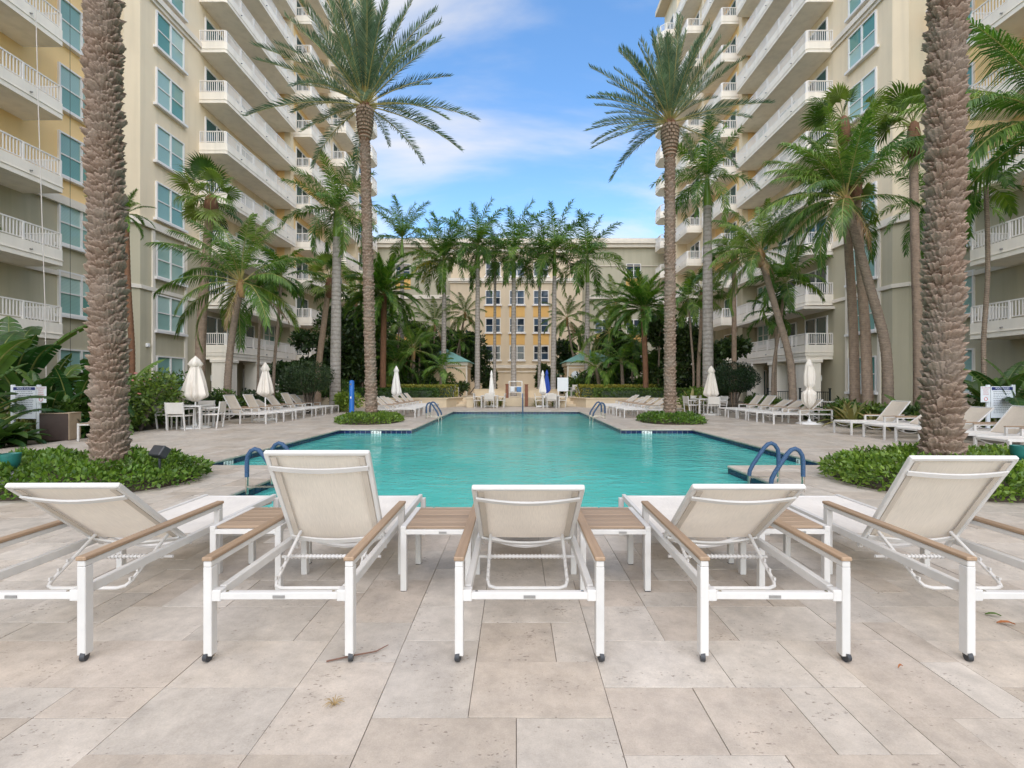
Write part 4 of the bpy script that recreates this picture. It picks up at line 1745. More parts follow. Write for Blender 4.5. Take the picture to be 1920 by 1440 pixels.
mb = MB(); mb.tube([(-4.4, 2, 17), (-4.4, 2, 20.2)], .045, 6); ob('mast', mb.mesh('mast', M['plate_grey']), t)


# ---- pavilions with teal hipped roofs
def pavilion(x, y, label, clock):
    t = thing('pavilion', label, 'pavilion', (x, y, 0))
    mb = MB(); mb.box((0, 0, 1.55), (3.6, 3.4, 3.1)); ob('wall', mb.mesh('wall', M['pavilion_wall']), t)
    mb = MB(); mb.box((0, 0, 2.92), (3.9, 3.7, .26), b=.03); ob('cornice', mb.mesh('cornice', M['trim_white']), t)
    mb = MB(); mb.box((0, 0, 2.62), (3.72, 3.52, .08)); ob('wall_belt', mb.mesh('wall_belt', M['trim_white']), t)
    mb = MB()
    e, z0, z1 = 2.12, 3.06, 4.15
    mb.add([(-e, -e, z0), (e, -e, z0), (e, e, z0), (-e, e, z0), (0, 0, z1)], [(0, 1, 4), (1, 2, 4), (2, 3, 4), (3, 0, 4), (0, 3, 2, 1)])
    r_ = ob('roof', mb.mesh('roof', M['teal_roof']), t)
    seam = MB()
    for sd in range(4):
        Mx = Matrix.Rotation(sd * PI / 2, 3, 'Z')
        for q in range(-5, 6):
            xx = q * e / 5.5
            k = 1 - abs(xx) / e
            p0, p1 = Vector((xx, -e, z0 + .012)), Vector((xx, -e + e * k, z0 + (z1 - z0) * k + .012))
            if k > .05:
                seam.bar(Mx @ p0, Mx @ p1, .03, .03)
    ob('roof_seam', seam.mesh('roof_seam', M['teal_roof']), r_)
    mb = MB(); mb.tube([(1.82, -1.72, 0), (1.82, -1.72, 2.8)], .07, 8); mb.tube([(-1.82, -1.72, 0), (-1.82, -1.72, 2.8)], .07, 8)
    ob('downpipe', mb.mesh('downpipe', M['trim_white'], 40), t)
    if clock:
        mb = MB(); mb.tube([(-1.25, -1.70, 2.05), (-1.25, -1.76, 2.05)], .32, 24); ob('clock', mb.mesh('clock', M['sign_white'], 40), t)
    return t


pavilion(-5.6, 38.5, 'cream pavilion with teal hipped roof behind the small arching palm', False)
pavilion(5.75, 38.5, 'cream pavilion with teal hipped roof and a round white clock', True)

# ---- raised terrace, planter walls, steps
mb = MB()
mb.prism([(-2.9, 30.4), (2.9, 30.4), (2.9, 31), (13, 31), (13, 52), (-13, 52), (-13, 31), (-2.9, 31)], -.03, .5)
struct('upper_terrace', mb.mesh('upper_terrace', M['planter_stone']))


def planter(s, label):
    t = thing('planter_wall', label, 'planter wall', (s * 4.1, 28.4, 0))
    pts = [(0, 0), (6.9, 0), (6.9, 2.55), (-.55, 2.55), (-.75, 1.9)]
    pts = [(s * a, b_) for a, b_ in pts]
    if s < 0:
        pts = pts[::-1]
    mb = MB(); mb.prism(pts, -.03, .50); ob('wall', mb.mesh('wall', M['planter_stone']), t)
    c = [(-.05, -.05), (6.95, -.05), (6.95, .30), (.12, .30), (-.42, 2.5), (-.78, 2.5), (-.82, 1.9)]
    c = [(s * a, b_) for a, b_ in c]
    if s < 0:
        c = c[::-1]
    mb = MB(); mb.prism(c, .503, .565); ob('cap', mb.mesh('cap', M['planter_stone']), t)
    return t


planter(-1, 'cream planter wall with clipped hedge near the slim white umbrella')
planter(1, 'cream planter wall with clipped hedge on the clock pavilion side')
for s, lab in ((-1, 'short stone steps beside the planter near the slim white umbrella'), (1, 'short stone steps beside the planter with the steel handrail, clock side')):
    t = thing('steps', lab, 'steps', (s * 3.4, 29.4, 0))
    for k in range(3):
        mb = MB(); mb.box((0, .3 + .2 * k + .3, .083 + k * .0835 - .003 * (2 - k)), (1.15, 1.0 - .3 * k + .0, .16 * (k + 1) + .004), b=.01)
        ob('tread', mb.mesh('tread', M['planter_stone']), t)
    mb = MB(); mb.tube([(s * .45, .1, 0), (s * .45, .1, .85), (s * .45, .2, .92), (s * .45, 1.1, 1.3), (s * .45, 1.2, .5)], .025, 8)
    ob('handrail', mb.mesh('handrail', M['steel'], 40), t)
for s, lab in ((-1, 'low cream end wall beside the steps and the short brown post table'), (1, 'low cream end wall beside the steps and the tall brown post table')):
    mb = MB(); mb.box((0, .75, .25), (.42, 2.2, .52), b=.01); mb.box((0, .75, .54), (.5, 2.3, .06), b=.01)
    t = ob('end_wall', mb.mesh('end_wall', M['planter_stone']), None, (s * 2.72, 28.75, 0)); tag(t, lab, 'low wall')
for x, w_, lab in ((-1.75, 2.1, 'pinkish low parapet behind the narrow white umbrella'), (1.85, 2.1, 'pinkish low parapet behind the blue umbrella')):
    mb = MB(); mb.box((0, 0, .24), (w_, .25, .5), b=.01); mb.box((0, 0, .52), (w_ + .06, .32, .06), b=.01)
    t = ob('parapet', mb.mesh('parapet', M['planter_stone']), None, (x, 32.4, .5)); tag(t, lab, 'low wall')
for x, y, z, h, lab in ((-.58, 30.7, .5, .85, 'short rusty brown wooden post on the terrace edge'), (.62, 29.6, 0, 1.32, 'tall rusty brown wooden post beside the terrace wall')):
    mb = MB(); mb.box((0, 0, h / 2), (.2, .2, h), b=.02); mb.box((0, 0, h + .02), (.24, .24, .05), b=.01)
    t = ob('wooden_post', mb.mesh('wooden_post', M['rust_wood']), None, (x, y, z)); tag(t, lab, 'post')
t = thing('towel_rack', 'white pipe towel rack with folded towels on the terrace between brown posts', 'towel rack', (-.05, 31.2, .5))
mb = MB()
for x in (-.42, .42):
    mb.tube([(x, 0, 0), (x, 0, 1.05)], .03, 8)
for z in (.35, .7, 1.05):
    mb.tube([(-.42, 0, z), (.42, 0, z)], .025, 8)
ob('frame', mb.mesh('frame', M['white_metal'], 40), t)
for x, m_ in ((-.2, 'sign_white'), (.22, 'towel_blue')):
    mb = MB(); mb.box((x, 0, .53), (.3, .12, .32), b=.03); ob('towel', mb.mesh('towel', M[m_]), t)
t = thing('sign_board', 'tall pale board standing on the terrace beside the blue umbrella', 'sign', (3.05, 31.7, .5))
mb = MB(); mb.box((0, 0, .85), (.72, .05, .9), b=.01); ob('panel', mb.mesh('panel', M['sign_white']), t)
mb = MB(); mb.box((-.3, 0, .2), (.05, .04, .4)); mb.box((.3, 0, .2), (.05, .04, .4)); ob('leg', mb.mesh('leg', M['white_metal']), t)


# ---- small furniture of the deck
t = thing('waste_bin', 'dark brown box bin with tan side in front of the paddle leaf plants', 'bin', (-11.25, 11.95, 0), R(14))
mb = MB(); mb.box((-.02, 0, .33), (.60, .44, .66), b=.01); ob('body', mb.mesh('body', M['brown_box']), t)
mb = MB(); mb.box((.285, 0, .335), (.02, .46, .65), b=.005); ob('side_panel', mb.mesh('side_panel', M['tan_box']), t)
mb = MB(); mb.box((0, 0, .665), (.62, .46, .02), b=.005); ob('lid', mb.mesh('lid', M['tan_box']), t)
side_table((-10.35, 11.9, 0), R(5), 'small white table half hidden behind the rough palm trunk near the bin', None)

t = thing('shower_post', 'bright blue outdoor shower post at the end of the lounger row', 'shower', (-7.35, 21.6, 0))
mb = MB(); mb.lathe([(.11, 0), (.11, 1.48), (.09, 1.53), (.02, 1.55)], 16); ob('column', mb.mesh('column', M['blue_paint'], 40), t)
mb = MB(); mb.tube([(.0, -.10, 1.4), (0, -.18, 1.36)], .03, 10); ob('shower_head', mb.mesh('shower_head', M['steel'], 40), t)
mb = MB(); mb.box((0, -.115, .78), (.05, .03, .09)); ob('push_button', mb.mesh('push_button', M['white_metal']), t)
mb = MB(); mb.box((0, 0, .02), (.5, .5, .04), b=.01); ob('foot_plate', mb.mesh('foot_plate', M['white_metal']), t)


def rules_sign(x, y, rz, s, label):
    t = thing('rules_sign', label, 'sign', (x, y, 0), rz)
    mb = MB()
    for px_ in (-.36, .36):
        mb.box((px_, .03, .68), (.09, .05, 1.36), b=.006)
    ob('post', mb.mesh('post', M['sign_white']), t)
    mb = MB(); mb.box((0, 0, .92), (.62, .02, .80), b=.004); p = ob('panel', mb.mesh('panel', M['sign_white']), t)
    mb = MB(); mb.box((0, -.0125, 1.265), (.60, .005, .075)); ob('header_band', mb.mesh('header_band', M['sign_navy']), p)
    text('lettering', 'POOL RULES', .07, M['sign_white'], p, (0, -.0165, 1.265), (R(90), 0, 0))
    mb = MB()
    rr = random.Random(3)
    for k in range(13):
        x0 = -.25
        z = 1.19 - k * .045
        while x0 < .24:
            w_ = rr.uniform(.02, .07)
            if x0 + w_ > .26:
                break
            mb.box((x0 + w_ / 2, -.0115, z), (w_, .002, .014))
            x0 += w_ + .014
        if rr.random() < .25:
            continue
    ob('printed_lines', mb.mesh('printed_lines', M['sign_text']), p)
    mb = MB(); mb.box((s * .50, -.03, 1.12), (.27, .015, .40), b=.003); q = ob('side_panel', mb.mesh('side_panel', M['sign_white']), t)
    for i, w_ in enumerate(('NO LIFEGUARD', 'ON DUTY', 'SWIM AT', 'OWN RISK')):
        text('lettering', w_, .042, M['sign_red'], q, (s * .50, -.0395, 1.28 - i * .053), (R(90), 0, 0), .82)
    mb = MB(); mb.tube([(s * .50 + .045 * math.cos(a), -.0395, 1.0 + .045 * math.sin(a)) for a in np.linspace(0, 2 * PI, 20)], .006, 5)
    ob('ring_symbol', mb.mesh('ring_symbol', M['sign_red']), q)
    return t


rules_sign(-12.15, 11.95, R(-6), 1, 'white pool rules board among large leaves behind the brown bin')
rules_sign(12.35, 12.3, R(6), -1, 'white pool rules board with red printed side panel behind the loungers')


def flood(x, y, z, rz, label):
    t = thing('floodlight', label, 'floodlight', (x, y, z), rz)
    mb = MB(); mb.box((0, 0, .13), (.22, .12, .15), b=.012, rot=Matrix.Rotation(R(-35), 3, 'X')); ob('housing', mb.mesh('housing', M['dark_plastic']), t)
    mb = MB(); mb.tube([(0, 0, -.25), (0, 0, .08)], .015, 8); ob('stake', mb.mesh('stake', M['dark_plastic']), t)


flood(-4.83, 6.55, .33, R(-20), 'small black floodlight in the low hedge at the rough trunk')


def cup_lamp(x, y, rz, label):
    t = thing('garden_spotlight', label, 'spotlight', (x, y, 0), rz)
    mb = MB(); mb.lathe([(.02, .16), (.06, .18), (.095, .26), (.105, .38), (.098, .38), (.085, .27)], 20); ob('cup', mb.mesh('cup', M['teal_lamp'], 40), t)
    mb = MB(); mb.tube([(0, 0, 0), (0, 0, .18)], .018, 8); ob('stem', mb.mesh('stem', M['teal_lamp']), t)
    mb = MB(); mb.lathe([(.11, 0), (.13, .06), (.10, .12), (.03, .15)], 10, fold=lambda th, q: 1 + .15 * math.sin(3 * th + 1)); ob('foot_stone', mb.mesh('foot_stone', M['grey_stone'], 50), t)
    return t


cup_lamp(PX(20, 6.2), 6.2, 0, 'green verdigris cup spotlight at the end of hedge by the bin').location.z = .11
cup_lamp(PX(1912, 6.6), 6.6, 0, 'green verdigris cup spotlight behind the well raised lounger').location.z = .16

# wheelie blue lounger cart behind the waist-bound umbrella row
t = thing('towel_cart', 'low white towel cart with a blue round lid behind the loungers and umbrella', 'cart', (11.6, 19.0, 0), R(90))
mb = MB(); mb.bar((-1.6, 0, .72), (1.6, 0, .72), .05, .05); mb.bar((-1.6, 0, .45), (1.6, 0, .45), .05, .05)
for x in (-1.55, 0, 1.55):
    mb.box((x, 0, .4), (.05, .05, .8))
ob('frame', mb.mesh('frame', M['white_metal']), t)
mb = MB(); mb.tube([(1.2, .05, .6), (1.2, .12, .6)], .2, 20); ob('lid', mb.mesh('lid', M['blue_paint'], 40), t)


def fence(x0, y0, x1, y1, label):
    t = thing('metal_fence', label, 'fence', (x0, y0, 0))
    d = Vector((x1 - x0, y1 - y0, 0)); ln = d.length
    mb = MB()
    for z in (.12, .95):
        mb.bar((0, 0, z), (d.x, d.y, z), .03, .04)
    for k in range(1, int(ln / .11)):
        p = d * (k * .11 / ln); mb.box((p.x, p.y, .53), (.016, .016, .9))
    ob('bar_panel', mb.mesh('bar_panel', M['dark_fence']), t)
    for q in (0, 1):
        p = d * q
        mb = MB(); mb.box((0, 0, .55), (.07, .07, 1.1)); mb.box((0, 0, 1.13), (.1, .1, .06)); ob('post', mb.mesh('post', M['dark_fence']), t, (p.x, p.y, 0))


fence(PX(1500, 27), 27, PX(1556, 25.5), 25.5, 'dark green metal fence in front of the terrace door by the white meter box')
fence(PX(1440, 28), 28, PX(1485, 27.6), 27.6, 'dark metal fence behind slender palms near white columns and towel cart')
fence(PX(385, 27), 27, PX(425, 27.5), 27.5, 'dark metal fence behind the flowering shrubs near columns')
fence(PX(460, 29), 29, PX(505, 30), 30, 'dark metal fence between the white columns behind lounger row by shower')

# ropes hanging down the yellow wall
mb = MB(); mb.tube([(PX(60, 18.6), 18.6, PZ(-260, 18.6)), (PX(72, 18.6), 18.6, PZ(210, 18.6)), (PX(84, 18.6), 18.6, PZ(560, 18.6)), (PX(88, 18.6), 18.6, .1)], .016, 6)
tag(ob('hanging_rope', mb.mesh('hanging_rope', M['rope'], 40)), 'long pale rope hanging down in front of the yellow balconies', 'rope')
mb = MB(); mb.tube([(PX(131, 21), 21, 24), (PX(132, 21), 21, .1)], .008, 5)
tag(ob('hanging_cable', mb.mesh('hanging_cable', M['dark_plastic'], 40)), 'thin dark cable hanging before the windows beside the pale rope', 'cable')

# fallen things on the paving
mb = MB()
pts = [Vector((PX(612, GY(1243)), GY(1243), .008)), Vector((PX(665, GY(1233)), GY(1233), .012)), Vector((PX(705, GY(1225)), GY(1225), .010)), Vector((PX(728, GY(1214)), GY(1214), .014))]
mb.tube(pts, [.0042, .004, .0035, .002], 6)
tag(ob('fallen_twig', mb.mesh('fallen_twig', M['twig_brown'], 40)), 'thin brown twig lying on the paving at a lounger wheel', 'twig')


def fallen_leaf(px, py, ln, rz, mat, lab):
    y = GY(py); x = PX(px, y)
    mb = MB()
    V = []
    for i, (a, w_, z) in enumerate(((-1, .02, .004), (-.4, .32, .012), (.3, .30, .016), (1, .02, .008))):
        V += [(a * ln / 2, w_ * ln / 2, z + .006), (a * ln / 2, 0, z), (a * ln / 2, -w_ * ln / 2, z + .005)]
    F = []
    for i in range(3):
        for j in range(2):
            F.append((i * 3 + j, i * 3 + j + 1, (i + 1) * 3 + j + 1, (i + 1) * 3 + j))
    mb.add(V, F)
    o = ob('fallen_leaf', mb.mesh('fallen_leaf', M[mat]), None, (x, y, 0.001), (0, 0, rz)); tag(o, lab, 'leaf')


fallen_leaf(1886, 1172, .085, R(-20), 'dead_leaf', 'orange fallen leaf on the paving beside the well raised lounger')
fallen_leaf(1862, 1156, .075, R(-25), 'leaf_banana', 'green fallen leaf on the paving next to the orange one')
fallen_leaf(1688, 1254, .03, R(15), 'dead_leaf', 'tiny red brown leaf scrap on bare paving between two lounger wheels')
fallen_leaf(1372, 1112, .05, R(70), 'leaf_banana', 'small green leaf under the lounger before the paired rails')
mb = MB()
for k in range(26):
    a, ln = random.uniform(0, 2 * PI), random.uniform(.02, .055)
    mb.tube([(0, 0, 0), (math.cos(a) * ln * .5, math.sin(a) * ln * .5, ln * .5), (math.cos(a) * ln, math.sin(a) * ln, ln * .35)], [.002, .0015, .0006], 4)
tag(ob('grass_tuft', mb.mesh('grass_tuft', M['dry_grass']), None, (PX(627, GY(1322)), GY(1322), 0)), 'dry grass tuft growing from a paving joint', 'grass tuft')

# ================================================================== VEGETATION
def frond_mesh(name, L, n, ll, lw, e0, droop, hang, vee, pet, mats, seed, fw=(25, 62), plume=0.0, curl=0.0):
    """pinnate frond in the xz plane, base at origin, arching outwards along +x"""
    rr = np.random.default_rng(seed)
    K = 16
    pts = [Vector((0, 0, 0))]
    ang = []
    for i in range(K):
        q = (i + .5) / K
        a = R(e0) - R(droop) * q ** 1.35
        ang.append(a)
        pts.append(pts[-1] + Vector((math.cos(a), curl * q * q, math.sin(a))) * (L / K))
    mb = MB()
    mb.tube(pts, [max(.004, .022 * L / 3 * (1 - .85 * i / K)) for i in range(K + 1)], 4, mi=1, caps=False)
    down = Vector((0, 0, -1))
    for i in range(n):
        q = pet + (0.995 - pet) * (i + .5) / n
        k = min(K - 1, int(q * K))
        p = pts[k].lerp(pts[k + 1], q * K - k)
        T = (pts[k + 1] - pts[k]).normalized()
        S = Vector((0, 1, 0))
        Nn = S.cross(T) * -1
        if Nn.z < 0:
            Nn = -Nn
        qq = (q - pet) / (1 - pet)
        prof = min(1.0, .35 + 2.2 * qq) * (1 - .55 * max(0, qq - .45) / .55)
        f = R(fw[0] + (fw[1] - fw[0]) * qq + rr.uniform(-6, 6))
        for sg in (-1, 1):
            l = ll * prof * rr.uniform(.85, 1.1)
            v = vee + plume * rr.uniform(-1, 1)
            d = (S * sg * math.cos(f) + T * math.sin(f) + Nn * v).normalized()
            h = hang * rr.uniform(.7, 1.3)
            d1 = (d + down * h * .35).normalized()
            d2 = (d + down * h * 1.25).normalized()
            w = (T - d1 * T.dot(d1))
            if w.length < .05:
                w = Nn
            w = (w.normalized() + Nn * rr.uniform(-.4, .4)).normalized() * lw / 2
            m_ = p + d1 * l * .45
            tip = m_ + d2 * l * .55
            mb.add([p - w * .6, p + w * .6, m_ + w, m_ - w, tip], [(0, 1, 2, 3), (3, 2, 4)], 0)
    return mb.mesh(name, mats)


SPEC = {}


def species(key, elevs, L, n, ll, lw, droopf, hang, vee, pet, leaf, rach, **kw):
    SPEC[key] = []
    for i, e in enumerate(elevs):
        for v in range(2):
            SPEC[key].append((e, frond_mesh('frond', L * (1 if v else .93), n, ll, lw, e, droopf(e), hang, vee, pet, [M[leaf], M[rach]], 100 * i + v + len(key) * 7, curl=(.12 if v else -.1), **kw)))


species('date', [86, 72, 56, 38, 18, -14], 4.1, 70, .50, .032, lambda e: 10 + (90 - e) * .24, .12, .42, .16, 'frond_date', 'rachis_yellow', fw=(38, 66), plume=.25)
species('royal', [84, 66, 46, 24, 0, -28], 3.3, 64, .74, .045, lambda e: 30 + (90 - e) * .40, .62, .22, .08, 'frond_royal', 'rachis_green', plume=.5)
species('royal_yellow', [46, 10, -15], 3.0, 56, .66, .042, lambda e: 75, .8, .18, .10, 'frond_yellow', 'rachis_yellow', plume=.5)
species('coco', [84, 62, 42, 20, -6, -34], 3.5, 74, .82, .034, lambda e: 42 + (90 - e) * .35, 1.0, .10, .18, 'frond_coco', 'rachis_yellow', fw=(30, 60), plume=.1)
species('bushy', [82, 66, 48, 28, 6, -20], 2.4, 58, .46, .042, lambda e: 40 + (90 - e) * .35, .30, .30, .12, 'frond_royal', 'rachis_green', fw=(35, 62), plume=.2)
species('feather', [84, 62, 42, 20, -6, -30], 2.0, 34, .55, .055, lambda e: 60 + (90 - e) * .35, .65, .1, .15, 'frond_royal', 'rachis_green', fw=(25, 55), plume=.15)


species('dead', [-20, -48], 2.6, 40, .5, .028, lambda e: 40, 1.3, .05, .2, 'frond_dead', 'rachis_yellow', fw=(30, 60), plume=.2)


def dead_fronds(parent, z, x, n, sc, seed):
    rr = random.Random(seed * 7 + 1)
    for i in range(n):
        ob('dry_frond', rr.choice(SPEC['dead'])[1], parent, (x, 0, z), (0, 0, rr.uniform(0, 6.28)), sc * rr.uniform(.75, 1.05))


def fan_mesh(seed, pet=.95, rad=.85, droop=.35, segs=30):
    """palmate leaf: petiole then a pleated half disc of pointed segments, along +x"""
    rr = np.random.default_rng(seed)
    mb = MB()
    mb.tube([(0, 0, 0), (pet * .5, 0, .05), (pet, 0, 0)], [.022, .017, .013], 4, mi=1, caps=False)
    o = Vector((pet, 0, 0))
    for i in range(segs):
        a = R(-128 + 256 * (i + .5) / segs)
        d = Vector((math.cos(a), math.sin(a), .10 * (1 if i % 2 else -1) * .4))
        l = rad * (.82 + .18 * math.cos(a)) * rr.uniform(.92, 1.05)
        w = Vector((-math.sin(a), math.cos(a), 0)) * (l * .62 * R(256 / segs) * .56)
        m_ = o + d * l * .6 + Vector((0, 0, -droop * l * .18))
        e1 = o + d * l * .85 + Vector((0, 0, -droop * l * rr.uniform(.4, .75)))
        tip = o + d * l * .98 + Vector((0, 0, -droop * l * rr.uniform(.9, 1.7)))
        up = Vector((0, 0, .02))
        mb.add([o, m_ + w, m_ + up, m_ - w, e1 + w * .35, e1 - w * .35, tip], [(0, 2, 1), (0, 3, 2), (1, 2, 3, 5, 4), (4, 5, 6)], 0)
    return mb.mesh('fan_leaf', [M['frond_fan'], M['rachis_green']])


FANS = [fan_mesh(i, .9 + .15 * (i % 3), .85, .25 + .12 * (i % 4)) for i in range(5)]


def crown(parent, key, z, nf, sc, wind=0.0, wind_az=PI, emin=-30, emax=86, x=0.0, y=0.0, seed=0, low=1.0):
    rr = random.Random(seed * 31 + 5)
    for i in range(nf):
        q = (i + .5) / nf
        e = emax - (emax - emin) * q ** low
        az = i * 2.39996 + rr.uniform(-.25, .25)
        if wind:
            dlt = math.atan2(math.sin(wind_az - az), math.cos(wind_az - az))
            az += wind * math.sin(dlt)
            if abs(dlt) > PI * .6:
                e = min(84, e + 28 * wind)
        cands = sorted(SPEC[key], key=lambda m: abs(m[0] - e))[:2]
        base_e, me = rr.choice(cands)
        o = ob('frond', me, parent, (x, y, z), (rr.uniform(-.08, .08), R(base_e - e) * .8, az), sc * rr.uniform(.88, 1.08))


def fan_crown(parent, z, nf, sc, wind=0.0, wind_az=PI, emin=-55, emax=80, x=0.0, seed=0):
    rr = random.Random(seed * 17 + 3)
    for i in range(nf):
        q = (i + .5) / nf
        e = emax - (emax - emin) * q
        az = i * 2.39996 + rr.uniform(-.3, .3)
        if wind:
            dlt = math.atan2(math.sin(wind_az - az), math.cos(wind_az - az))
            az += wind * math.sin(dlt)
        ob('fan_leaf', rr.choice(FANS), parent, (x, 0, z), (rr.uniform(-.5, .5), -R(e), az), sc * rr.uniform(.85, 1.1))


def trunk_tube(path, r0, r1, n=14, flare=1.25, rings=0, ring_amp=0.0, bulge=0.0):
    """path: list of points; smooth taper with a flared foot and ringed steps"""
    P = [Vector(p) for p in path]
    K = max(24, rings * 2)
    out, rad = [], []
    m = len(P) - 1
    for i in range(K + 1):
        q = i / K
        f = q * m
        k = min(m - 1, int(f))
        t_ = f - k
        p0, p1, p2, p3 = P[max(k - 1, 0)], P[k], P[k + 1], P[min(k + 2, m)]
        out.append(.5 * ((2 * p1) + (p2 - p0) * t_ + (2 * p0 - 5 * p1 + 4 * p2 - p3) * t_ ** 2 + (3 * p1 - p0 - 3 * p2 + p3) * t_ ** 3))
        r = r0 + (r1 - r0) * q
        r *= 1 + (flare - 1) * math.exp(-q * 14) + bulge * math.sin(PI * q)
        if rings:
            r *= 1 + ring_amp * (1 if i % 2 else -1)
        rad.append(r)
    mb = MB(); mb.tube(out, rad, n)
    return mb


def palm(kind, bx, Y, cx, cy, label, sc=1.0, nf=None, r=None, wind=0.0, wind_az=PI, group=None, seed=0, bend=0.25, base_z=0.0, name=None, emin=None, bY=None, low=1.0):
    """bx: picture column of the foot, (cx,cy): column/row of the crown's heart, both at depth Y"""
    X0, X1, Z1 = PX(bx, Y), PX(cx, Y), PZ(cy, Y)
    t = thing(name or {'royal': 'royal_palm', 'coco': 'coconut_palm', 'fan': 'fan_palm', 'bushy': 'feather_palm', 'feather': 'feather_palm', 'date': 'date_palm'}[kind],
              label, 'palm tree', (X0, Y, base_z), 0, group)
    dx, h = X1 - X0, Z1 - base_z
    path = [(0, 0, -.1), (dx * (.33 - bend), random.uniform(-.1, .1), h * .33), (dx * (.66 - bend * .6), random.uniform(-.08, .08), h * .66), (dx, 0, h)]
    if kind == 'royal':
        r = r or .2
        hs = h - 1.45 * sc
        mb = trunk_tube([(0, 0, -.1), (dx * .4, 0, hs * .4), (dx * .7, 0, hs * .7), (dx * .95, 0, hs)], r, r * .72, 16, 1.35, bulge=.12)
        ob('trunk', mb.mesh('trunk', M['trunk_royal'], 60), t)
        mb = MB(); mb.tube([(dx * .95, 0, hs - .02), (dx * .96, 0, hs + .25), (dx * .98, 0, h - .5), (dx, 0, h + .05)], [r * .74, r * .86, r * .62, r * .34], 14)
        ob('crownshaft', mb.mesh('crownshaft', M['crownshaft'], 60), t)
        crown(t, 'royal', h, nf or 17, sc, wind, wind_az, emin if emin is not None else -26, 88, dx, 0, seed, low)
        mb = MB(); mb.tube([(dx, 0, h), (dx + .03, .02, h + 1.5 * sc), (dx - .05 * sc, .05, h + 2.6 * sc)], [.05, .03, .006], 6)
        ob('spear_leaf', mb.mesh('spear_leaf', M['crownshaft'], 60), t)
    elif kind == 'coco':
        r = r or .14
        mb = trunk_tube(path, r, r * .78, 12, 1.5, rings=46, ring_amp=.03)
        ob('trunk', mb.mesh('trunk', M['trunk_coco'], 30), t)
        mb = MB(); mb.lathe([(r * .8, -.5), (r * 1.1, -.3), (r * 1.2, .0), (r * .5, .25)], 12, fold=lambda th, q: 1 + .16 * math.cos(5 * th + 3 * q), c=(dx, 0, h))
        ob('leaf_sheath', mb.mesh('leaf_sheath', M['husk'], 50), t)
        dead_fronds(t, h, dx, 2, sc * .9, seed)
        crown(t, 'coco', h + .1, nf or 20, sc, wind, wind_az, emin if emin is not None else -34, 84, dx, 0, seed, low)
    elif kind == 'fan':
        r = r or .2
        mb = trunk_tube(path, r, r * .72, 14, 1.4, rings=40, ring_amp=.012)
        ob('trunk', mb.mesh('trunk', M['trunk_fan'], 60), t)
        mb = MB(); mb.lathe([(r * .74, -1.1 * sc), (r * 1.05, -.9 * sc), (r * 1.15, -.4 * sc), (r * .95, 0), (r * .4, .15)], 16, fold=lambda th, q: 1 + .13 * math.cos(6 * th + 9 * q), c=(dx, 0, h))
        ob('leaf_boots', mb.mesh('leaf_boots', M['trunk_red'], 40), t)
        dead_fronds(t, h - .1, dx, 2, sc * .45, seed)
        fan_crown(t, h, nf or 22, sc, wind, wind_az, x=dx, seed=seed)
    else:
        r = r or .16
        mb = trunk_tube(path, r, r * .9, 12, 1.3, rings=50, ring_amp=.045)
        ob('trunk', mb.mesh('trunk', M['trunk_red'] if kind == 'bushy' else M['trunk_coco'], 40), t)
        crown(t, kind, h, nf or 26, sc, wind, wind_az, emin if emin is not None else -28, 84, dx, 0, seed, low)
    return t


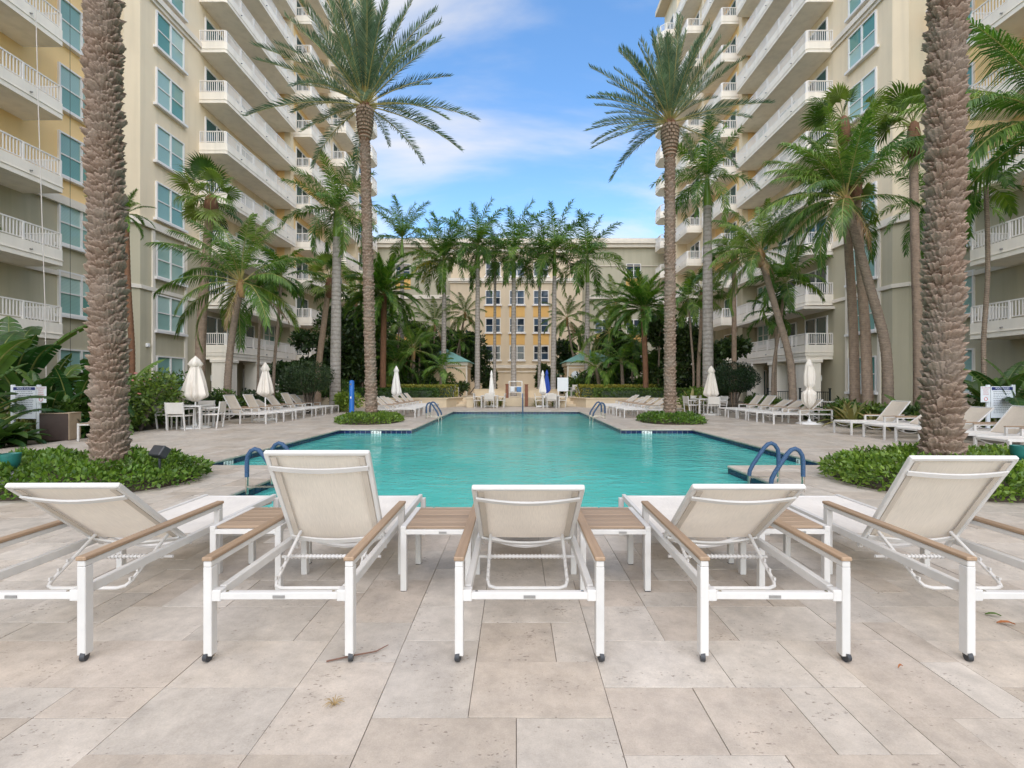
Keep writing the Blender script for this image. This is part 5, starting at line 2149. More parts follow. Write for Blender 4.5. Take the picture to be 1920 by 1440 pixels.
# ---- date palms with boot-covered trunks
def date_trunk(H, r0, r1, cols, dzr, seed, lean, amp, rowh=0.095, cells=9, topz=None):
    rr = np.random.default_rng(seed)
    zz = np.arange(0, H + dzr, dzr)
    th = np.linspace(0, 2 * PI, cols, endpoint=False)
    T, Z = np.meshgrid(th, zz)
    rows = int(H / rowh) + 6
    # upper edge of every row of boots: arched per cell, jittered
    edge = []
    for k in range(rows):
        ph = (k % 2) * .5 + rr.uniform(-.08, .08) + .12 * k
        u = T[0] / (2 * PI) * cells + ph
        c = np.floor(u).astype(int) % cells
        fr = u - np.floor(u)
        jit = rr.normal(0, .016, cells)[c]
        tilt = rr.normal(0.03, .05, cells)[c] * (fr - .5)
        arch = .020 * np.sin(PI * fr) ** .4
        wob = .012 * np.sin(T[0] * 7 + k * 1.7) + .010 * np.sin(T[0] * 13 + 2.3 * k) + .006 * np.sin(T[0] * 29 + 4.1 * k)
        am = (0.55 + .75 * rr.random(cells))[c] * (.55 + .45 * np.sin(PI * fr) ** .35)
        edge.append((k * rowh - .15 + arch + jit + tilt + wob, am))
    E = np.array([e[0] for e in edge]); A = np.array([e[1] for e in edge])
    E = np.maximum.accumulate(E, axis=0) + np.arange(rows)[:, None] * 1e-5
    h = np.zeros_like(T); lip = np.zeros_like(T)
    for j in range(cols):
        idx = np.searchsorted(E[:, j], zz)
        idx = np.clip(idx, 1, rows - 1)
        lo, hi = E[idx - 1, j], E[idx, j]
        q = np.clip((zz - lo) / np.maximum(hi - lo, 1e-3), 0, 1)
        a = A[idx, j] * np.clip((hi - lo) / rowh, .3, 1.3)
        h[:, j] = a * q ** 1.25
        lip[:, j] = q
    fine = np.zeros_like(T)
    for (fa, fz, am) in ((5, 9, .25), (11, 23, .2), (19, 41, .14), (31, 70, .1)):
        ph1, ph2 = rr.uniform(0, 6, 2)
        fine += am * np.sin(np.round(fa) * T + fz * Z + ph1) * np.cos(fz * .7 * Z - 2 * np.round(fa * .5) * T + ph2)
    fine += rr.normal(0, .10, T.shape)
    base = r0 + (r1 - r0) * np.clip(Z / H, 0, 1) + .10 * np.exp(-Z / .35)
    rad = base + amp * (h - .3) + amp * .32 * fine
    cxm = lean[0] * (Z / H); cym = lean[1] * (Z / H)
    V = np.stack([cxm + rad * np.cos(T), cym + rad * np.sin(T), Z - .05 + amp * .12 * h], -1).reshape(-1, 3)
    nr, nc = T.shape
    i, j = np.meshgrid(np.arange(nr - 1), np.arange(nc), indexing='ij')
    j2 = (j + 1) % nc
    Q = np.stack([i * nc + j, i * nc + j2, (i + 1) * nc + j2, (i + 1) * nc + j], -1).reshape(-1, 4)
    me = np_mesh('trunk', V, Q, M['date_bark'])
    at = me.attributes.new('lip', 'FLOAT', 'POINT')
    at.data.foreach_set('value', np.clip(lip * .75 + .25 * h, 0, 1).astype(np.float32).ravel())  # mask for the crevice shade painted into the bark colour
    return me


def date_palm(x, y, H, r0, r1, lean, label, cols, dzr, seed, amp, nf, sc, wind, rowh=.095, cells=9, emin=-14):
    t = thing('date_palm', label, 'palm tree', (x, y, 0))
    tr = ob('trunk', date_trunk(H, r0, r1, cols, dzr, seed, lean, amp, rowh, cells), t)
    # pineapple of fresh cut boots under the crown
    root = Vector((lean[0], lean[1], H))
    mb = MB()
    mb.lathe([(r1 * .95, -.15), (r1 * 1.35, .15), (r1 * 1.5, .55), (r1 * 1.45, .95), (r1 * 1.1, 1.25), (r1 * .5, 1.4)], 20, c=root)
    ob('boot_core', mb.mesh('boot_core', M['trunk_red'], 60), t)
    mb = MB()
    k = 0
    for row_ in range(9):
        z = .02 + row_ * .125
        q = z / 1.3
        rad = r1 * (.95 + .62 * math.sin(min(1, q * 1.15) * PI * .62))
        for c in range(13):
            a = (c + .5 * (row_ % 2)) / 13 * 2 * PI
            M3 = Matrix.Rotation(a, 3, 'Z') @ Matrix.Rotation(R(-22), 3, 'Y')
            p = root + Vector((math.cos(a) * rad, math.sin(a) * rad, z))
            mb.box(p, (.09, .11, .13), rot=M3)
            k += 1
    o = ob('cut_boots', mb.mesh('cut_boots', M['trunk_fan']), t)
    o['kind'] = 'stuff'
    crown(t, 'date', root.z + 1.2, nf, sc, wind, PI, emin, 88, root.x, root.y, seed, 1.55)
    return t


date_palm(-5.66, 6.75, 10.2, .190, .185, (-.18, 0), 'thick rough date palm trunk rising from the low hedge with the floodlight', 180, .012, 1, .062, 40, 1.05, 0, rowh=.085, cells=5)
date_palm(5.93, 6.75, 10.2, .207, .188, (.13, 0), 'thick rough date palm trunk rising from the low hedge behind the well raised lounger', 180, .012, 2, .070, 40, 1.05, 0, rowh=.095, cells=5)
date_palm(-5.38, 18.0, 10.55, .195, .165, (-.25, 0), 'tall date palm with grey green crown rising from the bed near the blue shower post', 40, .03, 3, .055, 66, .98, 0.05, rowh=.12, cells=8)
date_palm(5.72, 18.0, 9.9, .205, .175, (0.0, 0), 'tall grey green date palm in the round bed near the umbrella dining set', 40, .03, 4, .055, 64, .84, 0.35, rowh=.12, cells=8)


# ---- leaf clouds
def leaf_cloud(P, out, size, wid, mat, name, bias=.8, seed=0, jit=.5):
    rr = np.random.default_rng(seed)
    n = len(P)
    d = rr.normal(size=(n, 3)) * .75 + out * bias + np.array([0, 0, .25])
    d /= np.linalg.norm(d, axis=1)[:, None]
    nn = rr.normal(size=(n, 3)) + np.array([0, 0, .6]) + out * .6
    s = np.cross(d, nn); s /= np.linalg.norm(s, axis=1)[:, None] + 1e-9
    f = np.cross(s, d)
    l = size * rr.uniform(1 - jit, 1 + jit, n)[:, None]
    w = l * wid
    a = P
    b_ = P + d * l * .45 + s * w * .5 + f * w * .12
    c = P + d * l
    e = P + d * l * .45 - s * w * .5 + f * w * .12
    V = np.stack([a, b_, c, e], 1).reshape(-1, 3)
    Q = np.arange(4 * n).reshape(-1, 4)
    return np_mesh(name, V, Q, mat)


def blob_points(n, blobs, seed, shell=.55):
    """points in a union of ellipsoids, denser towards the surface; returns P, outward"""
    rr = np.random.default_rng(seed)
    vol = np.array([b_[3] * b_[4] * b_[5] for b_ in blobs]) ** (2 / 3)
    pick = rr.choice(len(blobs), n, p=vol / vol.sum())
    B = np.array(blobs)[pick]
    u = rr.normal(size=(n, 3)); u /= np.linalg.norm(u, axis=1)[:, None]
    lump = 1 + .16 * np.sin(u[:, :1] * 5 + B[:, :1] * 3) * np.cos(u[:, 1:2] * 6 + u[:, 2:] * 4 + B[:, 1:2])
    rad = (shell + (1 - shell) * rr.random((n, 1)) ** .6) * lump
    return B[:, :3] + u * rad * B[:, 3:6], u


def bed_hedge(cx, cy, rx, ry, h, n, size, mat, label, seed, name='low_hedge', power=2.4):
    t = thing(name, label, 'hedge', (cx, cy, 0))
    m_ = 40
    pl = []
    for i in range(m_):
        a = 2 * PI * i / m_
        ca, sa = math.cos(a), math.sin(a)
        k = (abs(ca) ** power + abs(sa) ** power) ** (-1 / power)
        pl.append((rx * .93 * k * ca, ry * .93 * k * sa))
    mb = MB(); mb.prism(pl, .002, .045)
    ob('soil_bed', mb.mesh('soil_bed', M['soil']), t)
    rr = np.random.default_rng(seed)
    a = rr.uniform(0, 2 * PI, n)
    ca, sa = np.cos(a), np.sin(a)
    k = (np.abs(ca) ** power + np.abs(sa) ** power) ** (-1 / power)
    rad = rr.random(n) ** .42
    x, y = rx * k * ca * rad, ry * k * sa * rad
    top = h * (1 - .55 * rad ** 7) * (1 + .16 * np.sin(x * 5.1 + seed) * np.cos(y * 6.3) + .10 * np.sin(x * 11 + y * 9))
    z = top * (1 - rr.random(n) ** 1.6 * (.35 + .6 * rad ** 3))
    out = np.stack([ca * rad ** 4, sa * rad ** 4, (1 - rad ** 5)], 1)
    o = ob('foliage', leaf_cloud(np.stack([x, y, np.maximum(z, .03)], 1), out, size, .55, M[mat], 'foliage', .9, seed), t)
    o['kind'] = 'stuff'
    return t


bed_hedge(-6.62, 6.8, 2.1, 1.22, .33, 15000, .062, 'leaf_hedge', 'low leafy hedge round the rough palm trunk with a black floodlight', 1)
bed_hedge(6.6, 6.75, 2.12, 1.28, .37, 16000, .062, 'leaf_hedge', 'low leafy hedge round the rough palm trunk behind the well raised lounger', 2)
bed_hedge(-5.30, 17.6, 1.12, 1.35, .28, 4200, .085, 'leaf_hedge', 'low round hedge under the tall date palm near the blue shower post', 3)
bed_hedge(5.62, 17.6, 1.12, 1.35, .28, 4200, .085, 'leaf_hedge', 'low round hedge under the tall date palm near the umbrella dining set', 4)


def box_hedge(x0, x1, y0, y1, z0, z1, n, size, mat, label, seed):
    t = thing('clipped_hedge', label, 'hedge', ((x0 + x1) / 2, (y0 + y1) / 2, z0))
    rr = np.random.default_rng(seed)
    hx, hy, hz = (x1 - x0) / 2, (y1 - y0) / 2, (z1 - z0)
    u = rr.uniform(-1, 1, (n, 3))
    ax = rr.choice(3, n, p=[.12, .40, .48])
    sg = rr.choice([-1, 1], n)
    for k in range(3):
        u[ax == k, k] = sg[ax == k] if k < 2 else 1
    dep = 1 - rr.random((n, 1)) ** 2 * .35
    P = u * dep * np.array([hx, hy, hz / 2]) + np.array([0, 0, hz / 2])
    out = np.zeros((n, 3)); out[np.arange(n), ax] = np.where(ax == 2, 1, sg)
    o = ob('foliage', leaf_cloud(P, out, size, .6, M[mat], 'foliage', .5, seed), t); o['kind'] = 'stuff'
    mb = MB(); mb.box((0, 0, hz * .42), (hx * 1.8, hy * 1.7, hz * .8)); ob('twig_core', mb.mesh('twig_core', M['leaf_topiary']), t)
    return t


box_hedge(-10.6, -4.75, 28.75, 29.9, .5, 1.08, 9000, .09, 'leaf_boxhedge', 'long clipped green hedge on the planter near the slim white umbrella', 11)
box_hedge(4.75, 11.2, 28.75, 29.9, .5, 1.08, 9000, .09, 'leaf_boxhedge', 'long clipped green hedge on the planter, clock pavilion side', 12)
box_hedge(-8.4, -3.75, 30.2, 31.2, .5, 1.28, 5200, .10, 'leaf_yellowhedge', 'yellowish clipped hedge behind the green hedge near the slim umbrella', 13)
box_hedge(3.85, 8.8, 30.2, 31.2, .5, 1.28, 5200, .10, 'leaf_yellowhedge', 'yellowish clipped hedge behind the green hedge, clock pavilion side', 14)


def shrub(x, y, z, blobs, n, size, mat, label, seed, name='leafy_shrub', cat='shrub', stems=3, wid=.5, group=None, shell=.5, trunk_h=None):
    t = thing(name, label, cat, (x, y, z), 0, group)
    P, u = blob_points(n, blobs, seed, shell)
    o = ob('foliage' if cat == 'shrub' else 'crown', leaf_cloud(P, u, size, wid, M[mat], 'foliage', .8, seed), t); o['kind'] = 'stuff'
    rr = random.Random(seed)
    mb = MB()
    for k in range(stems):
        b_ = blobs[k % len(blobs)]
        a = rr.uniform(0, 6.28)
        sx, sy = .08 * math.cos(a), .08 * math.sin(a)
        top = Vector((b_[0] + rr.uniform(-.3, .3) * b_[3], b_[1] + rr.uniform(-.3, .3) * b_[4], b_[2] + .2 * b_[5]))
        mid = Vector((sx, sy, 0)).lerp(top, .5) + Vector((rr.uniform(-.1, .1), rr.uniform(-.1, .1), .1)) * b_[3]
        r_ = .02 + .03 * b_[5]
        mb.tube([(sx, sy, -.05), mid, top], [r_, r_ * .75, r_ * .35], 7)
    ob('stem' if cat == 'shrub' else 'trunk', mb.mesh('stem', M['branch'], 50), t)
    return t


def topiary(px, Y, label, seed, r=1.45):
    X = PX(px, Y)
    b_ = [(0, 0, 1.72, r * .92, r * .9, .72), (-.42, -.2, 1.6, r * .55, r * .6, .55), (.45, -.1, 1.62, r * .55, r * .6, .55), (0, -.4, 1.5, r * .6, r * .5, .5)]
    shrub(X, Y, 0, b_, 12000, .06, 'leaf_topiary', label, seed, 'clipped_tree', 'tree', 9, .6, shell=.84)


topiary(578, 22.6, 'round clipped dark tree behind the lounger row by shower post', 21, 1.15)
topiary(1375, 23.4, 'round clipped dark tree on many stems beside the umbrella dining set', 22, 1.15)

# dark trees filling the corners of the court
dk = [(-10.5, 33, 3.6, 2.4, 3.0, 6.2, 'dark broadleaf tree behind the bushy palm near the shower post'),
      (-13.2, 31, 2.9, 2.0, 2.2, 4.6, 'dark broadleaf tree between the balconies and the thick royal palm trunk near shower'),
      (-8.0, 36, 3.4, 2.1, 2.2, 5.4, 'dark broadleaf tree behind the pavilion without clock'),
      (-4.4, 42.5, 4.2, 2.3, 2.2, 6.2, 'dark tree rising behind the pavilion without clock beside a royal palm'),
      (10.2, 33, 3.4, 2.3, 3.0, 5.8, 'dark broadleaf tree behind the red trunked palm'),
      (13.0, 31, 2.8, 1.8, 2.2, 4.2, 'dark broadleaf tree between balconies and the date palm near dining set'),
      (8.2, 37, 3.2, 2.0, 2.2, 5.0, 'dark broadleaf tree beside the clock pavilion roof'),
      (4.6, 43, 3.4, 1.9, 2.0, 5.0, 'dark tree rising behind the clock pavilion beside a royal palm'),
      (-11.2, 38.5, 4.6, 2.2, 2.4, 7.4, 'tallest dark tree in the corner against the pale block, yellow green top'),
      (-2.55, 48, 1.7, .9, .9, 3.2, 'dark climbing bush against block wall by narrow white umbrella'),
      (2.75, 48, 1.7, 1.1, .9, 3.2, 'dark climbing bush against block wall by blue umbrella')]
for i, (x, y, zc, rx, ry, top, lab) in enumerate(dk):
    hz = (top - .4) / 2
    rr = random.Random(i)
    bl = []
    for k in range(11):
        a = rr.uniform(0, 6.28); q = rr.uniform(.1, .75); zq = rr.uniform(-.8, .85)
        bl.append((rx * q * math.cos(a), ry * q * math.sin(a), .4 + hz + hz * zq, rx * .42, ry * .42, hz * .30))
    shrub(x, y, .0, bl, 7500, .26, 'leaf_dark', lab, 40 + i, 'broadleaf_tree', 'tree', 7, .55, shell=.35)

for i, (x, y, zc, rx, ry, top, lab) in enumerate([
        (-12.4, 35, 4, 2.2, 2.2, 7.0, 'dark tree close to the far balconies behind the thick royal trunk near shower'),
        (12.2, 36.5, 4, 2.2, 2.4, 6.6, 'dark tree close to the far balconies behind the red trunked palm'),
        (-7.6, 42.5, 4, 2.2, 2.2, 6.6, 'dark tree beside the pavilion without clock, touching the pale block'),
        (8.2, 42.5, 4, 2.2, 2.2, 5.8, 'dark tree beside the clock pavilion, touching the pale block'),
        (-9.2, 33.0, 3, 1.6, 1.6, 3.6, 'mid green bush below the bushy palm near slim umbrella'),
        (9.6, 33.8, 3, 1.5, 1.5, 3.4, 'mid green bush below the red trunked palm')]):
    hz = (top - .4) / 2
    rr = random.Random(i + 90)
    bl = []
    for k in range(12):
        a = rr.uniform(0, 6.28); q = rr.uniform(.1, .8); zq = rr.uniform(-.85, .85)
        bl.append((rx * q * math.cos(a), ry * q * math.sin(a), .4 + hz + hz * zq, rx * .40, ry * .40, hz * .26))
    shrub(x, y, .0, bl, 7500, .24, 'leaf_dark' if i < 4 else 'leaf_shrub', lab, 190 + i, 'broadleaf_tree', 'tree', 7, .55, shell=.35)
for s_, nm in ((-1, 'bright leafy bush behind the hedge before the pavilion without clock'), (1, 'bright leafy bush behind the hedge before the clock pavilion')):
    for i in range(9):
        x = s_ * (3.9 + i * .95 + random.uniform(-.2, .2))
        h_ = random.uniform(.8, 1.7)
        bl = [(random.uniform(-.45, .45), random.uniform(-.3, .3), h_ * random.uniform(.35, .85), .42, .4, h_ * .32) for _ in range(6)]
        shrub(x, 32.6 + random.uniform(0, 1.6), .5, bl, 1100, .17, random.choice(['leaf_shrub', 'leaf_hedge', 'leaf_dark']), nm, 210 + i + 20 * s_,
              group='bushes behind the hedge before the ' + ('clock pavilion' if s_ > 0 else 'pavilion without clock'))

# shrubs along both planting strips
rs = random.Random(5)


def strip(s, ys, what, group, mats):
    for i, y in enumerate(ys):
        x = s * (11.55 + rs.uniform(0, .8))
        h_ = rs.uniform(.5, .95)
        bl = [(rs.uniform(-.35, .35), rs.uniform(-.35, .35), h_ * rs.uniform(.45, .8), rs.uniform(.3, .5), rs.uniform(.3, .5), h_ * .45) for _ in range(5)]
        shrub(x, y, 0, bl, 1300, .12, rs.choice(mats), what, 70 + i + (50 if s > 0 else 0), group=group)


strip(-1, [12.9, 13.7, 14.5, 15.3, 16.2, 17.2, 18.3, 19.4, 20.6, 21.9, 23.2, 24.4], 'leafy green shrub in the strip behind the lounger row by the blue shower post',
      'shrubs along the strip by the blue shower post', ['leaf_shrub', 'leaf_shrub', 'leaf_dark'])
strip(1, [13.2, 14.2, 15.1, 16.1, 17.2, 18.3, 19.5, 20.8, 22.2, 23.5, 24.6], 'leafy green shrub in the strip behind the loungers by the waist-bound umbrella',
      'shrubs along the strip by the waist-bound umbrella', ['leaf_shrub', 'leaf_shrub', 'leaf_dark'])
for (px, Y, sc_, lab, sd) in ((300, 16.5, 1.25, 'tall flowering shrub with pink blooms behind the broad beige umbrella', 131), (262, 14.5, 1.2, 'flowering shrub with pink blooms beside the rough trunk and dining chairs', 132),
                              (655, 24.0, .8, 'yellow green shrub at the foot of the blue shower post', 133), (1300, 24.3, .85, 'yellow green shrub behind the date palm bed by the dining set', 134),
                              (620, 25.5, 1.3, 'loose shrub behind the round clipped tree and thick royal palm trunk', 135)):
    bl = [(rs.uniform(-.6, .6) * sc_, rs.uniform(-.4, .4) * sc_, rs.uniform(.4, 1.1) * sc_, .45 * sc_, .45 * sc_, .42 * sc_) for _ in range(7)]
    sh = shrub(PX(px, Y), Y, 0, bl, 2200, .12, 'leaf_shrub' if 'yellow' not in lab else 'leaf_hedge', lab, sd)
    if 'flower' in lab:
        mb = MB()
        for k in range(16):
            b_ = bl[k % 7]
            a, c = rs.uniform(0, 6.28), rs.uniform(-.2, 1)
            p = Vector((b_[0] + b_[3] * math.cos(a), b_[1] + b_[4] * math.sin(a), b_[2] + b_[5] * c))
            mb.box(p, (.06, .06, .04), rz=a)
        o = ob('blossom', mb.mesh('blossom', plain('petal_pink_%d' % sd, (0.6, 0.22, 0.2), .7, .2)), sh); o['kind'] = 'stuff'


# ---- big paddle leaves (bird of paradise)
def paddle_mesh(seed, L=1.0, W=.30, pet=.9, e0=72, droop=70, tears=9):
    rr = np.random.default_rng(seed)
    mb = MB()
    K = 22
    p = Vector((0, 0, 0)); pts = []; Ts = []
    tot = L + pet
    for i in range(K + 1):
        q = i / K
        a = R(e0) - R(droop) * max(0, q - .25) ** 1.3 / (.75 ** 1.3)
        pts.append(p.copy()); T = Vector((math.cos(a), 0, math.sin(a))); Ts.append(T)
        p = p + T * (tot / K)
    mb.tube(pts, [.028 * (1 - .8 * i / K) for i in range(K + 1)], 5, mi=1, caps=False)
    i0 = int(K * pet / tot)
    for sg in (-1, 1):
        prev = None
        sag = rr.uniform(.15, .45)
        for i in range(i0, K + 1):
            q = (i - i0) / (K - i0)
            w = W * math.sin(PI * min(1, .08 + q * .9)) ** .55 * (1 if q < .98 else .2)
            Nn = Vector((-Ts[i].z, 0, Ts[i].x))
            gap = .0 if rr.random() > .6 else rr.uniform(.15, .55)
            e = pts[i] + Vector((0, sg, 0)) * w + Nn * (.20 * w) + Vector((0, 0, -sag * w)) + Ts[i] * .10 * w
            c = (pts[i] + Nn * .006, pts[i] + Vector((0, sg, 0)) * w * .5 + Nn * .16 * w, e)
            if prev is not None:
                pe = prev[2].lerp(e, gap * .9) if gap else prev[2]
                pm = prev[1].lerp(c[1], gap * .35) if gap else prev[1]
                mb.add([prev[0], c[0], c[1], pm], [(0, 1, 2, 3)], 0)
                mb.add([pm, c[1], e, pe], [(0, 1, 2, 3)], 0)
            prev = c
    return mb.mesh('paddle_leaf', [M['leaf_banana'], M['rachis_green']], 60)


PAD = [paddle_mesh(i, 1.0 + .1 * (i % 3), .18 + .03 * (i % 2), .75 + .2 * (i % 3), 86 - 10 * i, 40 + 13 * i) for i in range(6)]


def paddle_plant(x, y, label, nl, sc, seed, z=0.0, emin=0):
    t = thing('bird_of_paradise', label, 'plant', (x, y, z))
    rr = random.Random(seed)
    for i in range(nl):
        q = (i + .5) / nl
        ob('paddle_leaf', PAD[min(5, int(q * 6))], t, (rr.uniform(-.2, .2), rr.uniform(-.2, .2), 0), (rr.uniform(-.15, .15), rr.uniform(-.1, .12), i * 2.39996 + rr.uniform(-.3, .3)), sc * rr.uniform(.75, 1.1))
    return t


paddle_plant(PX(-50, 12.8), 12.8, 'tall paddle leaf plant overhanging the white rules board at its post end', 15, 1.7, 1)
paddle_plant(PX(60, 13.2), 13.2, 'paddle leaf plant with arching leaves behind the white rules board and the bin', 15, 1.35, 2)
paddle_plant(PX(120, 13.6), 13.6, 'dense paddle leaf plant directly behind the brown bin', 16, 1.05, 3)
paddle_plant(PX(20, 14.6), 14.6, 'high paddle leaf plant against the olive wall under the lowest rope end', 16, 2.15, 14)
paddle_plant(PX(95, 12.9), 12.9, 'low paddle leaf plant filling the gap between rules board and bin', 14, .8, 15)
paddle_plant(PX(-90, 10.4), 10.4, 'paddle leaf plant whose leaves hang in over the deck edge beside the broad leaf clump', 13, 1.3, 16)
paddle_plant(PX(215, 14.2), 14.2, 'paddle leaf plant with torn leaves showing past the rough palm trunk by flowering shrubs', 12, 1.25, 4)
paddle_plant(PX(1860, 13.4), 13.4, 'paddle leaf plant with broad leaves over the red printed sign', 11, 1.2, 5)
paddle_plant(PX(1930, 12.2), 12.2, 'tall paddle leaf plant beside the slender palm behind the nearest loungers of the sign row', 14, 1.25, 6)
paddle_plant(PX(1890, 13.8), 13.8, 'dense paddle leaf plant behind the rules board with red side panel', 14, .95, 17)
paddle_plant(PX(1715, 15.0), 15.0, 'small paddle leaf plant beside the rough trunk behind the sign row loungers', 7, .8, 7)
paddle_plant(PX(1125, 40), 40, 'broad leafed tall plant behind the clock pavilion', 9, 2.6, 8)


# ---- low broad-leaved clumps and rosettes
def blade_mesh(seed, L, W, e0, droop, mat):
    mb = MB()
    K = 7
    p = Vector((0, 0, 0)); V = []
    for i in range(K + 1):
        q = i / K
        a = R(e0) - R(droop) * q
        w = W * (math.sin(PI * (.10 + .90 * q)) ** .7 if i < K else .02)
        T = Vector((math.cos(a), 0, math.sin(a))); Nn = Vector((-T.z, 0, T.x))
        V += [p + Vector((0, w, 0)) + Nn * w * .35, p.copy(), p + Vector((0, -w, 0)) + Nn * w * .35]
        p = p + T * (L / K)
    F = []
    for i in range(K):
        for j in range(2):
            F.append((i * 3 + j, i * 3 + j + 1, (i + 1) * 3 + j + 1, (i + 1) * 3 + j))
    mb.add(V, F)
    return mb.mesh('leaf_blade', M[mat], 60)


HOSTA = [blade_mesh(i, .62, .105, 75 - 14 * i, 60 + 10 * i, 'leaf_banana') for i in range(4)]
BROM = [blade_mesh(i, .75, .055, 80 - 16 * i, 35 + 14 * i, 'leaf_bromeliad') for i in range(4)]


def rosette(x, y, blades, n, sc, label, seed, name, z=0.0, group=None):
    t = thing(name, label, 'plant', (x, y, z), 0, group)
    rr = random.Random(seed)
    for i in range(n):
        ob('leaf_blade', blades[min(3, int((i + .5) / n * 4))], t, (rr.uniform(-.08, .08) * sc, rr.uniform(-.08, .08) * sc, 0), (rr.uniform(-.2, .2), 0, i * 2.39996), sc * rr.uniform(.8, 1.15))
    return t


rosette(PX(30, 11.0), 11.0, HOSTA, 26, 1.05, 'large rosette of broad dark leaves in front of the rules board legs by bin', 1, 'broad_leaf_plant')
rosette(PX(-15, 10.6), 10.6, HOSTA, 24, 1.45, 'broad dark leaf clump at the deck edge beneath the tall paddle leaf plant', 2, 'broad_leaf_plant')
rosette(PX(150, 12.6), 12.6, HOSTA, 20, 1.2, 'broad leaf clump between the brown bin and the small white table', 3, 'broad_leaf_plant')
rosette(PX(1300, 23.0), 23.0, BROM, 24, 1.6, 'large yellow green bromeliad behind the date palm bed by dining set', 4, 'bromeliad')
rosette(PX(1600, 15.4), 15.4, BROM, 22, 1.2, 'spiky bromeliad at the feet of the leaning palm trunks', 5, 'bromeliad')
rosette(PX(1580, 16.4), 16.4, BROM, 22, 1.2, 'spiky bromeliad between the dark green fence and leaning palms', 6, 'bromeliad')
rosette(PX(1640, 14.6), 14.6, BROM, 18, .95, 'small spiky bromeliad behind the lounger back of the sign row', 7, 'bromeliad')
for i, (x, y) in enumerate([(-2.2, 30.0), (-1.6, 30.05), (-1.0, 30.0), (1.2, 30.0), (1.8, 30.05), (2.3, 30.0)]):
    rosette(x, y, BROM, 16, .75, 'pale green grassy plant in the bed under the terrace wall behind the dining sets', 20 + i, 'grassy_plant', 0.0, 'grassy plants under the terrace wall')

# traveller's palm: a flat fan of paddle leaves
t = thing('travellers_palm', 'pale fan of long stalks spreading above the clock pavilion roof', 'plant', (PX(1112, 34), 34, .5))
for i in range(13):
    a = -50 + 100 * i / 12
    o = ob('fan_stalk', None if False else frond_mesh('fan_stalk', 2.4, 6, .35, .2, 88, 8, .4, .1, .72, [M['frond_royal'], M['rachis_yellow']], 300 + i), t, (0, 0, 1.9), (0, 0, 0))
    o.rotation_euler = (0, R(a), 0)
mb = MB(); mb.tube([(0, 0, -.05), (0, 0, 1.2), (0, 0, 2.0)], [.14, .13, .16], 10); ob('trunk', mb.mesh('trunk', M['trunk_coco'], 50), t)

# ---- palms --------------------------------------------------------------
RG = 'royal palms in the row before the end block'
for i, (px, cy, Y, sc_, lab, sd) in enumerate([
        (831, 497, 36.5, .98, 'royal palm with yellowing side fronds before the pale block, long green crownshaft', 1),
        (895, 492, 36.0, .98, 'royal palm standing just beside the wall bush behind the narrow white umbrella', 2),
        (927, 512, 37.5, .62, 'thin royal palm crossing the block window column beside the narrow white umbrella', 3),
        (963, 490, 35.5, 1.02, 'royal palm crossing the middle window column of the block', 4),
        (1011, 494, 37.5, .72, 'slim royal palm crossing the block window column nearest the blue umbrella', 5),
        (1037, 495, 35.5, 1.0, 'royal palm just beside the blue umbrella and pale board', 6),
        (1100, 505, 36.0, .98, 'royal palm with drooping crown in front of the clock pavilion', 7)]):
    palm('royal', px, Y, px + random.uniform(-2, 3), cy - random.uniform(10, 32), lab, sc_ * random.uniform(1.15, 1.32), random.choice((18, 21, 24)) if sc_ > .8 else 14, .19 if sc_ > .8 else .12, .3, PI, RG, sd, base_z=.5, emin=-30, low=.8)
yl = [o for o in COL.objects if o.name.startswith('royal_palm') and o['label'].startswith('royal palm with yellowing')][0]
for i, (az_, k) in enumerate(((2.9, 0), (3.4, 1), (2.5, 2), (3.8, 3))):
    h_ = PZ(497, 36.5) - .5
    ob('frond', SPEC['royal_yellow'][k][1], yl, (0, 0, h_), (0, 0, az_), 1.0)

palm('royal', 754, 37, 754, 448, 'royal palm with tallest crown above the cornice of the pale block', 1.0, 15, .17, .1, PI, seed=8, emin=-5, base_z=0)
palm('royal', 628, 24.5, 632, 395, 'royal palm with thick pale trunk near the blue shower post', .92, 20, .25, .15, PI, seed=9, emin=-50)
palm('royal', 1328, 24.5, 1326, 335, 'royal palm with thick pale trunk beside the umbrella dining set', .95, 19, .25, .45, PI, seed=10, emin=-45)
palm('coco', 425, 19.5, 452, 535, 'coconut palm with dark wrapped foot leaning over the lounger row by the white columns', .96, 22, .15, .35, PI, seed=11)
mb = MB(); mb.lathe([(.21, 0), (.21, .42)], 14); tag(ob('trunk_guard', mb.mesh('trunk_guard', M['dark_plastic'], 40), None, (PX(425, 19.5), 19.5, 0)), 'black sleeve around the foot of the leaning coconut palm', 'sleeve')
palm('coco', 1487, 19.5, 1425, 478, 'coconut palm leaning away from the waist-bound umbrella over the lounger row', .76, 20, .15, .55, PI, seed=12)
palm('coco', 1664, 16.8, 1586, 380, 'large wind swept coconut palm leaning over the bromeliads, orange scarred neck', .92, 30, .17, .85, PI, seed=13)
palm('fan', 374, 21.5, 396, 372, 'fan palm with smooth leaning brown trunk beside the broad umbrella', .92, 20, .23, .3, PI, seed=14)
palm('fan', 1604, 18.3, 1582, 225, 'tall fan palm with straight pinkish trunk behind the wind swept coconut palm', .85, 14, .17, .9, PI, seed=15, bend=.1)
palm('fan', 1628, 17.6, 1604, 330, 'shorter fan palm with pinkish trunk hidden in the wind swept coconut crown', .7, 9, .18, .9, PI, seed=16, bend=.1)
palm('fan', 1724, 18.5, 1713, 235, 'tall fan palm with few wind blown leaves before the yellow wall, red boots', 1.1, 11, .18, 1.2, PI, seed=17, bend=.1)
palm('feather', 1850, 14.2, 1849, 352, 'slender grey palm rising from the broad leaves by the red printed sign', 1.0, 13, .062, .2, PI, seed=18)
